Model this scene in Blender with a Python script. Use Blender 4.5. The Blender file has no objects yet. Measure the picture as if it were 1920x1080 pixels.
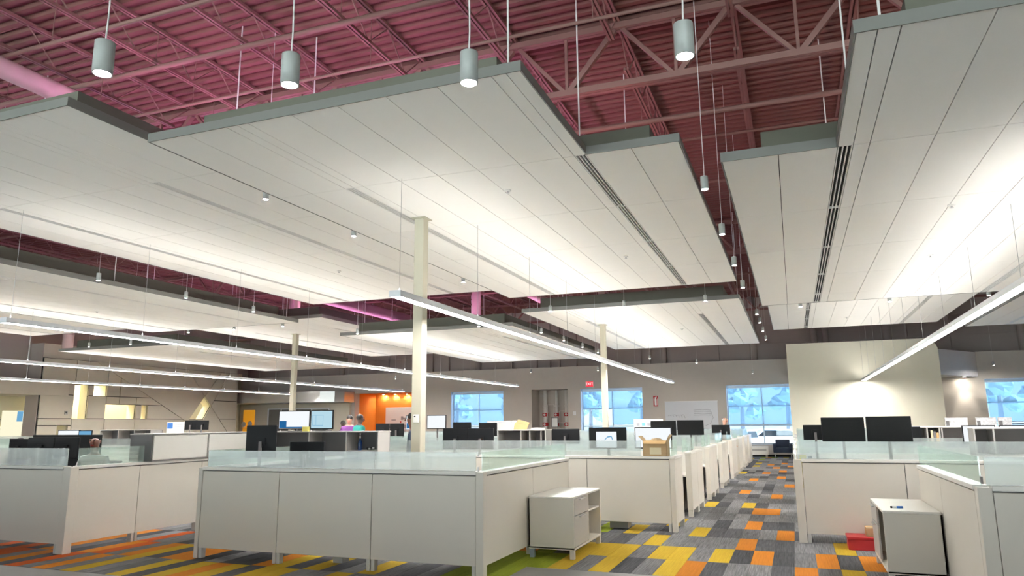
import bpy, bmesh, math, random
from mathutils import Vector, Matrix

random.seed(11)
S = bpy.context.scene
COL = S.collection

# ------------------------------------------------------------------ camera
YAW, PITCH, ROLL = math.radians(21.044), math.radians(10.663), math.radians(-0.45)
fw = Vector((-math.sin(YAW) * math.cos(PITCH), math.cos(YAW) * math.cos(PITCH), math.sin(PITCH)))
rt = Vector((math.cos(YAW), math.sin(YAW), 0))
up = rt.cross(fw)
r2 = rt * math.cos(ROLL) + up * math.sin(ROLL)
u2 = up * math.cos(ROLL) - rt * math.sin(ROLL)
cam = bpy.data.cameras.new('camera')
cam.sensor_fit = 'HORIZONTAL'
cam.sensor_width = 36
cam.lens = 1348.06 * 36 / 1920
cam.clip_end = 400
cam.clip_start = 0.05
cam_o = bpy.data.objects.new('camera', cam)
COL.objects.link(cam_o)
cam_o.matrix_world = Matrix(((r2.x, u2.x, -fw.x, 0), (r2.y, u2.y, -fw.y, 0), (r2.z, u2.z, -fw.z, 1.69), (0, 0, 0, 1)))
S.camera = cam_o

# ------------------------------------------------------------------ world, exposure
W = bpy.data.worlds.new('sky')
S.world = W
W.use_nodes = True
bg = W.node_tree.nodes['Background']
bg.inputs['Color'].default_value = (0.95, 0.965, 1.0, 1)
bg.inputs['Strength'].default_value = 1.2
S.view_settings.view_transform = 'Standard'
S.view_settings.look = 'None'
S.view_settings.gamma = 1
S.view_settings.use_curve_mapping = False
S.view_settings.exposure = 1.25
S.cycles.max_bounces = 8
S.cycles.diffuse_bounces = 6
S.cycles.glossy_bounces = 3
S.cycles.transmission_bounces = 6
S.cycles.transparent_max_bounces = 16
S.cycles.caustics_reflective = False
S.cycles.caustics_refractive = False

sun = bpy.data.lights.new('snow_bounce_sun', 'SUN')  # sun added to brighten the snow, which throws light up onto the canopies
sun.energy = 31.0
sun.angle = math.radians(2)
sun.color = (1.0, 0.97, 0.93)
sun_o = bpy.data.objects.new('snow_bounce_sun', sun)
COL.objects.link(sun_o)
sun_o.rotation_euler = (0, math.radians(52), 0)

# lamp strengths (the lamps themselves are built further down)
DOWN, UPL, PEND, PINK, SPOT = 48.0, 9.5, 1700.0, 34.0, 600.0


# ------------------------------------------------------------------ materials
def lin(h):
    h = h.lstrip('#')
    o = []
    for i in (0, 2, 4):
        v = int(h[i:i + 2], 16) / 255
        o.append(v / 12.92 if v <= 0.04045 else ((v + 0.055) / 1.055) ** 2.4)
    return (*o, 1.0)


MATS = {}


def mat(name, color, rough=0.5, metal=0.0, var=0.04, scale=(3, 3, 3), bump=0.0, bscale=60, emit=None, estr=0.0, spec=0.5):
    """plain surface with a slight procedural mottling of its own colour"""
    if name in MATS:
        return MATS[name]
    m = bpy.data.materials.new(name)
    m.use_nodes = True
    nt = m.node_tree
    b = nt.nodes['Principled BSDF']
    c = lin(color) if isinstance(color, str) else (*color, 1.0)
    b.inputs['Roughness'].default_value = rough
    b.inputs['Metallic'].default_value = metal
    b.inputs['Specular IOR Level'].default_value = spec
    tc = nt.nodes.new('ShaderNodeTexCoord')
    mp = nt.nodes.new('ShaderNodeMapping')
    mp.inputs['Scale'].default_value = scale
    nt.links.new(tc.outputs['Object'], mp.inputs['Vector'])
    nz = nt.nodes.new('ShaderNodeTexNoise')
    nz.inputs['Scale'].default_value = 1.0
    nz.inputs['Detail'].default_value = 4
    nt.links.new(mp.outputs['Vector'], nz.inputs['Vector'])
    mx = nt.nodes.new('ShaderNodeMix')
    mx.data_type = 'RGBA'
    mx.inputs['A'].default_value = tuple(max(0, v * (1 - var)) for v in c[:3]) + (1,)
    mx.inputs['B'].default_value = tuple(min(1, v * (1 + var)) for v in c[:3]) + (1,)
    nt.links.new(nz.outputs['Fac'], mx.inputs['Factor'])
    nt.links.new(mx.outputs['Result'], b.inputs['Base Color'])
    if bump:
        bp = nt.nodes.new('ShaderNodeBump')
        bp.inputs['Strength'].default_value = bump
        bp.inputs['Distance'].default_value = 0.01
        n2 = nt.nodes.new('ShaderNodeTexNoise')
        n2.inputs['Scale'].default_value = bscale
        nt.links.new(tc.outputs['Object'], n2.inputs['Vector'])
        nt.links.new(n2.outputs['Fac'], bp.inputs['Height'])
        nt.links.new(bp.outputs['Normal'], b.inputs['Normal'])
    if emit is not None:
        b.inputs['Emission Color'].default_value = lin(emit) if isinstance(emit, str) else (*emit, 1)
        b.inputs['Emission Strength'].default_value = estr
    MATS[name] = m
    return m


def carpet(name, color, streak):
    m = bpy.data.materials.new(name)
    m.use_nodes = True
    nt = m.node_tree
    b = nt.nodes['Principled BSDF']
    b.inputs['Roughness'].default_value = 0.95
    b.inputs['Specular IOR Level'].default_value = 0.1
    geo = nt.nodes.new('ShaderNodeNewGeometry')
    mp = nt.nodes.new('ShaderNodeMapping')
    mp.inputs['Scale'].default_value = (70, 2.2, 1)
    nt.links.new(geo.outputs['Position'], mp.inputs['Vector'])
    nz = nt.nodes.new('ShaderNodeTexNoise')
    nz.inputs['Scale'].default_value = 1
    nz.inputs['Detail'].default_value = 6
    nz.inputs['Roughness'].default_value = 0.65
    nt.links.new(mp.outputs['Vector'], nz.inputs['Vector'])
    rp = nt.nodes.new('ShaderNodeValToRGB')
    c = lin(color)
    rp.color_ramp.elements[0].position = 0.32
    rp.color_ramp.elements[1].position = 0.68
    rp.color_ramp.elements[0].color = tuple(v * (1 - streak) for v in c[:3]) + (1,)
    rp.color_ramp.elements[1].color = tuple(min(1, v * (1 + streak)) for v in c[:3]) + (1,)
    nt.links.new(nz.outputs['Fac'], rp.inputs['Fac'])
    oi = nt.nodes.new('ShaderNodeObjectInfo')
    mr = nt.nodes.new('ShaderNodeMapRange')
    mr.inputs['To Min'].default_value = 0.72 if streak > 0.3 else 0.93
    mr.inputs['To Max'].default_value = 1.3 if streak > 0.3 else 1.06
    nt.links.new(oi.outputs['Random'], mr.inputs['Value'])
    mu = nt.nodes.new('ShaderNodeMix')
    mu.data_type = 'RGBA'
    mu.blend_type = 'MULTIPLY'
    mu.inputs['Factor'].default_value = 1
    nt.links.new(rp.outputs['Color'], mu.inputs['A'])
    nt.links.new(mr.outputs['Result'], mu.inputs['B'])
    nt.links.new(mu.outputs['Result'], b.inputs['Base Color'])
    bp = nt.nodes.new('ShaderNodeBump')
    bp.inputs['Strength'].default_value = 0.4
    bp.inputs['Distance'].default_value = 0.004
    nt.links.new(nz.outputs['Fac'], bp.inputs['Height'])
    nt.links.new(bp.outputs['Normal'], b.inputs['Normal'])
    MATS[name] = m
    return m


def glassy(name, tint, transp, transl, gloss=0.08, grough=0.05, refr=0.0, rrough=0.3):
    """sheet glass: transparent tint + milky translucency + soft reflection (+ rough refraction for frosted sheets)"""
    m = bpy.data.materials.new(name)
    m.use_nodes = True
    nt = m.node_tree
    for n in list(nt.nodes):
        nt.nodes.remove(n)
    out = nt.nodes.new('ShaderNodeOutputMaterial')
    t = nt.nodes.new('ShaderNodeBsdfTransparent')
    t.inputs['Color'].default_value = lin(tint)
    cur = t.outputs[0]
    if refr:
        rf = nt.nodes.new('ShaderNodeBsdfRefraction')
        rf.inputs['Color'].default_value = lin(tint)
        rf.inputs['Roughness'].default_value = rrough
        rf.inputs['IOR'].default_value = 1.12
        mx = nt.nodes.new('ShaderNodeMixShader')
        mx.inputs[0].default_value = refr
        nt.links.new(cur, mx.inputs[1])
        nt.links.new(rf.outputs[0], mx.inputs[2])
        cur = mx.outputs[0]
    if transl:
        d = nt.nodes.new('ShaderNodeBsdfTranslucent')
        d.inputs['Color'].default_value = lin(tint)
        d2 = nt.nodes.new('ShaderNodeBsdfDiffuse')
        d2.inputs['Color'].default_value = lin(tint)
        md = nt.nodes.new('ShaderNodeMixShader')
        md.inputs[0].default_value = 0.55
        nt.links.new(d.outputs[0], md.inputs[1])
        nt.links.new(d2.outputs[0], md.inputs[2])
        mx = nt.nodes.new('ShaderNodeMixShader')
        mx.inputs[0].default_value = transl
        nt.links.new(cur, mx.inputs[1])
        nt.links.new(md.outputs[0], mx.inputs[2])
        cur = mx.outputs[0]
    g = nt.nodes.new('ShaderNodeBsdfGlossy')
    g.inputs['Roughness'].default_value = grough
    mx = nt.nodes.new('ShaderNodeMixShader')
    mx.inputs[0].default_value = gloss
    nt.links.new(cur, mx.inputs[1])
    nt.links.new(g.outputs[0], mx.inputs[2])
    nt.links.new(mx.outputs[0], out.inputs['Surface'])
    MATS[name] = m
    return m


def emis(name, color, strength):
    m = bpy.data.materials.new(name)
    m.use_nodes = True
    nt = m.node_tree
    for n in list(nt.nodes):
        nt.nodes.remove(n)
    out = nt.nodes.new('ShaderNodeOutputMaterial')
    e = nt.nodes.new('ShaderNodeEmission')
    e.inputs['Color'].default_value = lin(color) if isinstance(color, str) else (*color, 1)
    e.inputs['Strength'].default_value = strength
    nt.links.new(e.outputs[0], out.inputs['Surface'])
    MATS[name] = m
    return m


M_PANEL = mat('canopy_panel', (0.84, 0.825, 0.785), 0.75, var=0.012, bump=0.05, bscale=250)
M_TRIM = mat('canopy_trim', (0.18, 0.18, 0.165), 0.55, var=0.02)
M_PLEN = mat('plenum_board', (0.13, 0.13, 0.10), 0.8, var=0.05)
M_DARK = mat('joint_shadow_gap', (0.018, 0.017, 0.016), 0.9)
M_SLOT = mat('diffuser_white', (0.78, 0.77, 0.74), 0.45, var=0.01)
M_DECK = mat('deck_paint', (0.165, 0.072, 0.058), 0.75, var=0.12, scale=(0.5, 2.5, 1))
M_STEEL = mat('steel_paint', (0.22, 0.118, 0.10), 0.65, var=0.08, scale=(1, 1, 1))
M_COLUMN = mat('column_paint', (0.45, 0.42, 0.325), 0.5, var=0.02)
M_FIX = mat('fixture_white', (0.74, 0.75, 0.78), 0.4, var=0.01)
M_PENDB = mat('pendant_grey', (0.37, 0.39, 0.37), 0.45, var=0.01)
M_CORD = mat('cord_white', (0.66, 0.66, 0.64), 0.5, var=0.01)
M_WIRE = mat('wire_steel', (0.5, 0.5, 0.5), 0.35, metal=0.8, var=0.02)
M_CAB = mat('laminate_cream', (0.64, 0.605, 0.54), 0.42, var=0.02)
M_CABW = mat('laminate_white', (0.74, 0.725, 0.68), 0.35, var=0.015)
M_GREY = mat('laminate_grey', (0.40, 0.385, 0.365), 0.42, var=0.02)
M_DGREY = mat('laminate_charcoal', (0.13, 0.125, 0.125), 0.5, var=0.03)
M_LEG = mat('leg_grey', (0.55, 0.54, 0.51), 0.4, metal=0.2, var=0.02)
M_BLUEG = mat('leg_blue_grey', (0.27, 0.33, 0.37), 0.45, var=0.02)
M_BLACK = mat('monitor_black', (0.006, 0.0065, 0.007), 0.5, var=0.1, spec=0.2)
M_BEZEL = mat('bezel_black', (0.007, 0.0075, 0.009), 0.45, var=0.1, spec=0.2)
M_METAL = mat('brushed_metal', (0.62, 0.61, 0.6), 0.28, metal=0.9, var=0.05, scale=(2, 2, 40))
M_WALL = mat('wall_taupe', (0.56, 0.515, 0.47), 0.8, var=0.03)
M_WALLU = mat('wall_upper_brown', (0.40, 0.355, 0.325), 0.85, var=0.06, scale=(0.6, 0.6, 0.6))
M_WALLC = mat('wall_cream', (0.62, 0.575, 0.48), 0.8, var=0.03)
M_WALLY = mat('wall_yellow_cream', (0.78, 0.75, 0.62), 0.75, var=0.02)
M_WALLL = mat('wall_lavender', (0.80, 0.77, 0.76), 0.8, var=0.02)
M_ORANGE = mat('wall_orange', (0.80, 0.27, 0.03), 0.7, var=0.04)
M_FEAT = mat('feature_panel', (0.56, 0.52, 0.425), 0.65, var=0.03)
M_ROOM = mat('room_beyond_cream', (0.83, 0.78, 0.60), 0.8, var=0.02)
M_WALK = mat('walkway_vinyl', (0.20, 0.20, 0.195), 0.55, var=0.1, scale=(1, 8, 1))
M_SLAB = mat('floor_slab', (0.12, 0.12, 0.12), 0.8)
M_FRAMEW = mat('window_aluminium', (0.50, 0.58, 0.66), 0.4, metal=0.3, var=0.03)
M_REVEAL = mat('window_reveal', (0.62, 0.66, 0.72), 0.7, var=0.02)
M_RED = mat('paint_red', (0.50, 0.02, 0.025), 0.4, var=0.05)
M_PIPEW = mat('pipe_white', (0.74, 0.72, 0.68), 0.5, var=0.04)
M_PAPER = mat('paper_white', (0.82, 0.82, 0.81), 0.7, var=0.02)
M_KRAFT = mat('envelope_tan', (0.66, 0.43, 0.20), 0.75, var=0.06)
M_CARDB = mat('cardboard', (0.43, 0.31, 0.17), 0.85, var=0.08, scale=(6, 6, 30))
M_INK = mat('drawing_grey', (0.34, 0.35, 0.38), 0.8, var=0.2, scale=(20, 20, 20))
M_BLUE = mat('plastic_blue', (0.04, 0.16, 0.48), 0.4, var=0.05)
M_LBLUE = mat('plastic_sky_blue', (0.16, 0.45, 0.80), 0.4, var=0.05)
M_NAVY = mat('fabric_navy', (0.018, 0.028, 0.055), 0.8, var=0.1, bump=0.2, bscale=300)
M_YEL = mat('sticky_yellow', (0.80, 0.70, 0.16), 0.7, var=0.03)
M_MUG = mat('map_print', (0.52, 0.52, 0.53), 0.7, var=0.55, scale=(30, 30, 30))
M_SKIN1 = mat('skin_light', (0.60, 0.34, 0.25), 0.5, var=0.04)
M_SKIN2 = mat('skin_brown', (0.16, 0.065, 0.045), 0.42, var=0.06)
M_SKIN3 = mat('skin_deep', (0.06, 0.03, 0.024), 0.45, var=0.06)
M_HAIR = mat('hair_dark', (0.014, 0.011, 0.010), 0.6, var=0.2, scale=(60, 60, 60))
M_PURPLE = mat('shirt_purple', (0.15, 0.04, 0.19), 0.85, var=0.08)
M_TEAL = mat('shirt_teal', (0.008, 0.20, 0.18), 0.85, var=0.08)
M_DKSH = mat('shirt_dark_blue', (0.035, 0.05, 0.085), 0.85, var=0.08)
M_WHSH = mat('shirt_white', (0.6, 0.6, 0.62), 0.85, var=0.04)
M_TROU = mat('trouser_charcoal', (0.04, 0.04, 0.05), 0.9, var=0.1)
M_SNOW = mat('snow', (0.85, 0.90, 0.95), 0.8, var=0.04)
M_BARK = mat('bark', (0.12, 0.12, 0.13), 0.9, var=0.2)
M_LEAF = mat('foliage', (0.16, 0.24, 0.25), 0.9, var=0.35, scale=(4, 4, 4))
M_CARW = mat('car_white', (0.75, 0.78, 0.82), 0.25, var=0.01)
M_CARG = mat('car_grey_blue', (0.20, 0.25, 0.32), 0.25, var=0.02)
M_TYRE = mat('tyre_black', (0.02, 0.02, 0.02), 0.8)
M_DUCT = mat('duct_painted', (0.50, 0.36, 0.36), 0.5, var=0.05)
M_BINDER = mat('binder_mixed', (0.55, 0.47, 0.33), 0.6, var=0.3, scale=(40, 1, 1))

M_FROST = glassy('frosted_glass', '#EEF4F4', 1, 0.24, gloss=0.06, grough=0.2, refr=0.85, rrough=0.15)
M_CLEAR = glassy('clear_green_glass', '#E9F4F0', 1, 0.16, gloss=0.10, grough=0.03)
M_CLEARW = glassy('clear_glazing', '#EDF3F2', 1, 0.0, gloss=0.05, grough=0.02)
M_WGLASS = glassy('window_glass', '#CADDEC', 1, 0.0, gloss=0.06, grough=0.02)  # the daylight's blue cast is put into this glass tint
M_SHADE = glassy('shade_mesh', '#D6E4EE', 1, 0.22, gloss=0.0001, grough=0.5)  # fabric tint also carries the blue of the daylight
M_CGLASS = glassy('bottle_blue', '#2F7FD0', 1, 0.3, gloss=0.1)

E_DOWN = emis('led_down', (1.0, 0.97, 0.94), DOWN)
E_UP = emis('led_up', (1.0, 0.97, 0.93), UPL)
E_PEND = emis('led_pendant', (1.0, 0.97, 0.90), PEND)
E_PINK = emis('led_magenta', (1.0, 0.40, 0.80), PINK)
E_AMBER = emis('led_rose', (1.0, 0.42, 0.40), PINK * 0.35)
E_SPOT = emis('led_spot', (1.0, 0.92, 0.78), SPOT)
E_ROOM = emis('led_room', (1.0, 0.93, 0.72), 16.0)
E_SCRW = emis('screen_white', (0.93, 0.97, 1.0), 0.42)
E_SCRB = emis('screen_blue', (0.20, 0.50, 0.80), 0.34)
E_SCRD = emis('screen_deep_blue', (0.02, 0.14, 0.36), 0.4)
E_SCRP = emis('screen_pale', (0.56, 0.82, 0.95), 0.36)
E_EXIT = emis('exit_red', (1.0, 0.05, 0.08), 0.40)
E_EXITW = emis('exit_white', (1.0, 0.9, 0.9), 0.55)


# ------------------------------------------------------------------ mesh helpers
class G:
    def __init__(s):
        s.v, s.f = [], []

    def add(s, vs, fs):
        o = len(s.v)
        s.v += [tuple(p) for p in vs]
        s.f += [tuple(i + o for i in f) for f in fs]
        return s

    def box(s, x0, x1, y0, y1, z0, z1):
        return s.add([(x0, y0, z0), (x1, y0, z0), (x1, y1, z0), (x0, y1, z0), (x0, y0, z1), (x1, y0, z1), (x1, y1, z1), (x0, y1, z1)],
                     [(0, 3, 2, 1), (4, 5, 6, 7), (0, 1, 5, 4), (1, 2, 6, 5), (2, 3, 7, 6), (3, 0, 4, 7)])

    def prism(s, poly, axis, a, b):
        """poly: 2-D outline; axis 'z' -> (x,y), 'y' -> (x,z), 'x' -> (y,z); extruded a..b"""
        def P(p, t):
            return (p[0], p[1], t) if axis == 'z' else (p[0], t, p[1]) if axis == 'y' else (t, p[0], p[1])
        n = len(poly)
        vs = [P(p, a) for p in poly] + [P(p, b) for p in poly]
        fs = [tuple(range(n)), tuple(range(2 * n - 1, n - 1, -1))] + [(i, i + n, (i + 1) % n + n, (i + 1) % n) for i in range(n)]
        return s.add(vs, fs)

    def tube(s, pts, r, n=8, cap=True):
        pts = [Vector(p) for p in pts]
        rr = r if isinstance(r, (list, tuple)) else [r] * len(pts)
        vs, fs = [], []
        prev = None
        for i, p in enumerate(pts):
            d = (pts[min(i + 1, len(pts) - 1)] - pts[max(i - 1, 0)]).normalized()
            if prev is None:
                a = d.cross(Vector((0, 0, 1)) if abs(d.z) < 0.9 else Vector((1, 0, 0))).normalized()
            else:
                a = (prev - d * prev.dot(d)).normalized()
            prev = a
            b = d.cross(a)
            for k in range(n):
                t = 2 * math.pi * k / n
                vs.append(p + (a * math.cos(t) + b * math.sin(t)) * rr[i])
        for i in range(len(pts) - 1):
            for k in range(n):
                k2 = (k + 1) % n
                fs.append((i * n + k, i * n + k2, (i + 1) * n + k2, (i + 1) * n + k))
        if cap:
            fs.append(tuple(range(n - 1, -1, -1)))
            fs.append(tuple(range((len(pts) - 1) * n, len(pts) * n)))
        return s.add(vs, fs)

    def lathe(s, prof, c=(0, 0, 0), n=20):
        vs, fs = [], []
        for (r, z) in prof:
            for k in range(n):
                t = 2 * math.pi * k / n
                vs.append((c[0] + r * math.cos(t), c[1] + r * math.sin(t), c[2] + z))
        for i in range(len(prof) - 1):
            for k in range(n):
                k2 = (k + 1) % n
                fs.append((i * n + k, i * n + k2, (i + 1) * n + k2, (i + 1) * n + k))
        if prof[0][0] > 1e-5:
            fs.append(tuple(range(n - 1, -1, -1)))
        if prof[-1][0] > 1e-5:
            fs.append(tuple(range((len(prof) - 1) * n, len(prof) * n)))
        return s.add(vs, fs)

    def blob(s, c, r, nu=12, nv=8, sx=1, sy=1, sz=1, jit=0.0):
        vs, fs = [], []
        for i in range(nv + 1):
            ph = math.pi * i / nv
            for k in range(nu):
                t = 2 * math.pi * k / nu
                j = 1 + random.uniform(-jit, jit)
                vs.append((c[0] + r * sx * j * math.sin(ph) * math.cos(t), c[1] + r * sy * j * math.sin(ph) * math.sin(t), c[2] + r * sz * j * math.cos(ph)))
        for i in range(nv):
            for k in range(nu):
                k2 = (k + 1) % nu
                fs.append((i * nu + k, (i + 1) * nu + k, (i + 1) * nu + k2, i * nu + k2))
        return s.add(vs, fs)

    def mesh(s, name, bevel=0.0, seg=1, off=(0, 0, 0)):
        me = bpy.data.meshes.new(name)
        me.from_pydata([(x - off[0], y - off[1], z - off[2]) for x, y, z in s.v], [], s.f)
        bm = bmesh.new()
        bm.from_mesh(me)
        bmesh.ops.remove_doubles(bm, verts=bm.verts, dist=1e-6)
        bmesh.ops.recalc_face_normals(bm, faces=bm.faces)
        if bevel:
            es = [e for e in bm.edges if len(e.link_faces) == 2 and e.calc_face_angle(0) > 0.6]
            bmesh.ops.bevel(bm, geom=es, offset=bevel, segments=seg, affect='EDGES', profile=0.5)
        bm.to_mesh(me)
        bm.free()
        return me


def B(*a):
    return G().box(*a)


def wpos(o):
    p = Vector((0, 0, 0))
    while o is not None:
        p += o.location
        o = o.parent
    return p


def obj(name, g, m=None, parent=None, bevel=0.0, seg=1, smooth=False, local=False, loc=None):
    """one mesh object; g in world coordinates unless local (then in the parent's own frame)"""
    off = (0, 0, 0) if (local or parent is None) else wpos(parent)
    me = g if isinstance(g, bpy.types.Mesh) else g.mesh(name, bevel, seg, off)
    o = bpy.data.objects.new(name, me)
    if m is not None and not me.materials:
        me.materials.append(m)
    if smooth:
        for p in me.polygons:
            p.use_smooth = True
    COL.objects.link(o)
    o.parent = parent
    if loc is not None:
        o.location = loc
    return o


def tag(o, label, cat, group=None, kind=None):
    o['label'] = label
    o['category'] = cat
    if group:
        o['group'] = group
    if kind:
        o['kind'] = kind
    return o


def thing(name, label, cat, loc=(0, 0, 0), rz=0.0, group=None):
    o = bpy.data.objects.new(name, None)
    COL.objects.link(o)
    o.location = loc
    o.rotation_euler = (0, 0, rz)
    o.empty_display_size = 0.1
    return tag(o, label, cat, group)


def struct(name, g, m, parent=None, bevel=0.0, label=None):
    o = obj(name, g, m, parent, bevel)
    o['kind'] = 'structure'
    if label:
        o['label'] = label
    return o


def copy_tree(o, parent=None):
    c = o.copy()
    COL.objects.link(c)
    c.parent = parent
    for ch in list(o.children):
        copy_tree(ch, c)
    return c


ORD = ['first', 'second', 'third', 'fourth', 'fifth', 'sixth', 'seventh', 'eighth', 'ninth', 'tenth', 'eleventh', 'twelfth', 'thirteenth', 'fourteenth', 'fifteenth']

# ------------------------------------------------------------------ floor
XL, XR, YN, YB = -34.0, 14.0, -9.0, 38.0
floor = struct('floor', B(XL, XR, YN, 40.0, -0.12, -0.008), M_SLAB, label='office floor of grey carpet planks with orange, yellow and green accents')
struct('walkway', G().prism([(XL, YN), (XR, YN), (XR, 8.53), (-3.125, 8.53), (-3.125, 6.53), (XL, 6.53)], 'z', -0.008, 0.0), M_WALK, floor)
C_GREY = carpet('carpet_grey', '#6E6E70', 0.42)
C_DARK = carpet('carpet_dark_grey', '#4C4D50', 0.40)
C_YEL = carpet('carpet_yellow', '#B99B30', 0.13)
C_ORA = carpet('carpet_orange', '#C0782A', 0.13)
C_RED = carpet('carpet_red_orange', '#B25424', 0.14)
C_GRN = carpet('carpet_green', '#7F8C28', 0.15)
ACC = {}
for c, l in (('y', [(-9, 10), (-8, 9), (-7, 9), (-7, 8), (-5, 9), (-7, 11), (-5, 15), (-8, 25), (-7, 29), (-7, 31), (-8, 15), (-11, 11), (-11, 9), (-10, 9), (-12, 9), (-10, 8), (-12, 8), (-9, 12), (1, 10), (1, 8),
                    (-34, 6), (-34, 7), (-31, 6), (-29, 6), (-27, 6), (-25, 6), (-25, 7), (-24, 6), (-23, 7), (-21, 6), (-20, 7)]),
             ('o', [(-6, 8), (-4, 10), (-3, 9), (-4, 12), (-6, 18), (-6, 22), (-4, 14), (-2, 11), (-3, 14), (-3, 17), (0, 9), (2, 9), (-2, 20), (-3, 23), (-3, 26), (-4, 28), (-3, 31), (-2, 29), (-5, 25), (-5, 30), (-1, 8),
                    (-40, 6), (-36, 6), (-35, 7), (-32, 7), (-38, 7), (-41, 8), (-41, 7), (-28, 6), (-31, 7), (-26, 7)]),
             ('r', [(-38, 6), (-38, 8), (-37, 7), (-43, 6), (-43, 7), (-45, 7), (-42, 6)]),
             ('g', [(-13, 8), (-14, 9), (-13, 7), (-14, 8), (-13, 11), (-16, 7), (-15, 7), (-14, 7), (-15, 8), (-13, 12)])):
    for k in l:
        ACC[k] = c
CM = {'y': C_YEL, 'o': C_ORA, 'r': C_RED, 'g': C_GRN, 'd': C_DARK, '.': C_GREY}
KNOWN = lambda i, j: (-14 <= i <= 6 and j <= 33) or (i < -14 and j <= 8)
tmesh = {}
for k, m in CM.items():
    tmesh[k] = B(0.0015, 0.2485, 0.0015, 0.9985, -0.008, 0.0).mesh('carpet_tile')
    tmesh[k].materials.append(m)
tiles = []
for i in range(-136, 56):
    for j in range(6, 38):
        x, y = 0.125 + 0.25 * i, 0.54 + j
        if y > YB - 0.5 or (x > -3.2 and j < 8):
            continue
        if (i, j) in ACC:
            c = ACC[(i, j)]
        elif KNOWN(i, j):
            c = 'd' if random.random() < 0.3 else '.'
        else:
            q = random.random()
            c = 'd' if q < 0.3 else '.' if q < 0.8 else 'yorg'[int((q - 0.8) / 0.05) % 4]
        # how large the plank shows: the open aisle and the strip before the nearest panels come first
        open_floor = (-13 <= i <= 12 and j <= 10) or (-8 <= i <= -1) or (-50 <= i < -13 and j <= 7) or (-40 <= i <= -31 and j <= 9)
        d = math.hypot(x + 0.12, y + 0.5)
        tiles.append((d + (0 if open_floor else 200), i, j, c))
tiles.sort()
for d, i, j, c in tiles[:300]:
    o = bpy.data.objects.new('carpet_tile', tmesh[c])
    COL.objects.link(o)
    o.parent = floor
    o.location = (0.125 + 0.25 * i, 0.54 + j, 0)
vs, fs, ms = [], [], []
keys = list(CM)
for d, i, j, c in tiles[300:]:
    x, y, n = 0.125 + 0.25 * i, 0.54 + j, len(vs)
    a, b_, e = 0.0015, 0.2485, 0.9985
    for zz in (-0.008, 0.0):
        vs += [(x + a, y + a, zz), (x + b_, y + a, zz), (x + b_, y + e, zz), (x + a, y + e, zz)]
    fs += [(n + 4, n + 5, n + 6, n + 7), (n, n + 1, n + 5, n + 4), (n + 1, n + 2, n + 6, n + 5), (n + 2, n + 3, n + 7, n + 6), (n + 3, n, n + 4, n + 7)]
    ms += [keys.index(c)] * 5
me = bpy.data.meshes.new('carpet_field')
me.from_pydata(vs, [], fs)
for k in keys:
    me.materials.append(CM[k])
me.polygons.foreach_set('material_index', ms)
fld = bpy.data.objects.new('carpet_field', me)
COL.objects.link(fld)
fld.parent = floor
fld['kind'] = 'stuff'

# ------------------------------------------------------------------ roof deck, girders, joists
prof = []
y = YN
while y < 39.6:
    prof += [(y, 8.075), (y + 0.075, 8.075), (y + 0.11, 8.02), (y + 0.185, 8.02), (y + 0.22, 8.075)]
    y += 0.22
vs = [(XL - 0.5, p[0], p[1]) for p in prof] + [(XR + 0.5, p[0], p[1]) for p in prof]
n = len(prof)
deck = G().add(vs, [(i, i + 1, i + 1 + n, i + n) for i in range(n - 1)])
struct('ceiling', deck, M_DECK, label='corrugated steel roof deck painted reddish taupe')
struct('roof_cover', B(XL - 0.5, XR + 0.5, YN - 0.5, 39.8, 8.12, 8.2), M_DECK, label='roof boards above the steel deck')

JX = [round(-3.91 + 1.744 * k, 3) for k in range(-15, 10)]
GY = [-2.1, 10.45, 23.0, 35.5]
BAYN = ['before the front girder', 'behind the front girder', 'behind the rear column girder']


def bar(g, p, q, w):
    """square bar between two points"""
    p, q = Vector(p), Vector(q)
    d = (q - p).normalized()
    a = d.cross(Vector((0, 0, 1)) if abs(d.z) < 0.95 else Vector((1, 0, 0))).normalized()
    b = d.cross(a)
    h = w / 2
    vs = [p + a * sx * h + b * sy * h for sx, sy in ((-1, -1), (1, -1), (1, 1), (-1, 1))] + [q + a * sx * h + b * sy * h for sx, sy in ((-1, -1), (1, -1), (1, 1), (-1, 1))]
    return g.add(vs, [(0, 1, 2, 3), (7, 6, 5, 4), (0, 4, 5, 1), (1, 5, 6, 2), (2, 6, 7, 3), (3, 7, 4, 0)])


for gi, gy in enumerate(GY):
    t = thing('roof_girder', ['steel roof truss girder behind the viewer', 'steel roof truss girder crossing above the front column', 'steel roof truss girder crossing above the rear columns', 'steel roof truss girder nearest the window wall'][gi], 'girder', (-10, gy, 6.9), group='roof girders')
    for nm, z in (('top_chord', 7.9), ('bottom_chord', 6.9)):
        obj(nm, G().box(XL, XR, gy - 0.075, gy - 0.008, z - 0.045, z + 0.055).box(XL, XR, gy + 0.008, gy + 0.075, z - 0.045, z + 0.055), M_STEEL, t)
    for k, x in enumerate(JX[:-1]):
        xm = x + 0.872
        if not (-24 < x < 8) and gi != 1:
            continue
        obj('diagonal', bar(G(), (x + 0.06, gy, 7.86), (xm - 0.05, gy, 6.95), 0.06), M_STEEL, t)
        obj('diagonal', bar(G(), (xm + 0.05, gy, 6.95), (x + 1.744 - 0.06, gy, 7.86), 0.085), M_STEEL, t)
        obj('vertical_strut', bar(G(), (xm, gy, 6.95), (xm, gy, 7.86), 0.045), M_STEEL, t)
jm = {}
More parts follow.
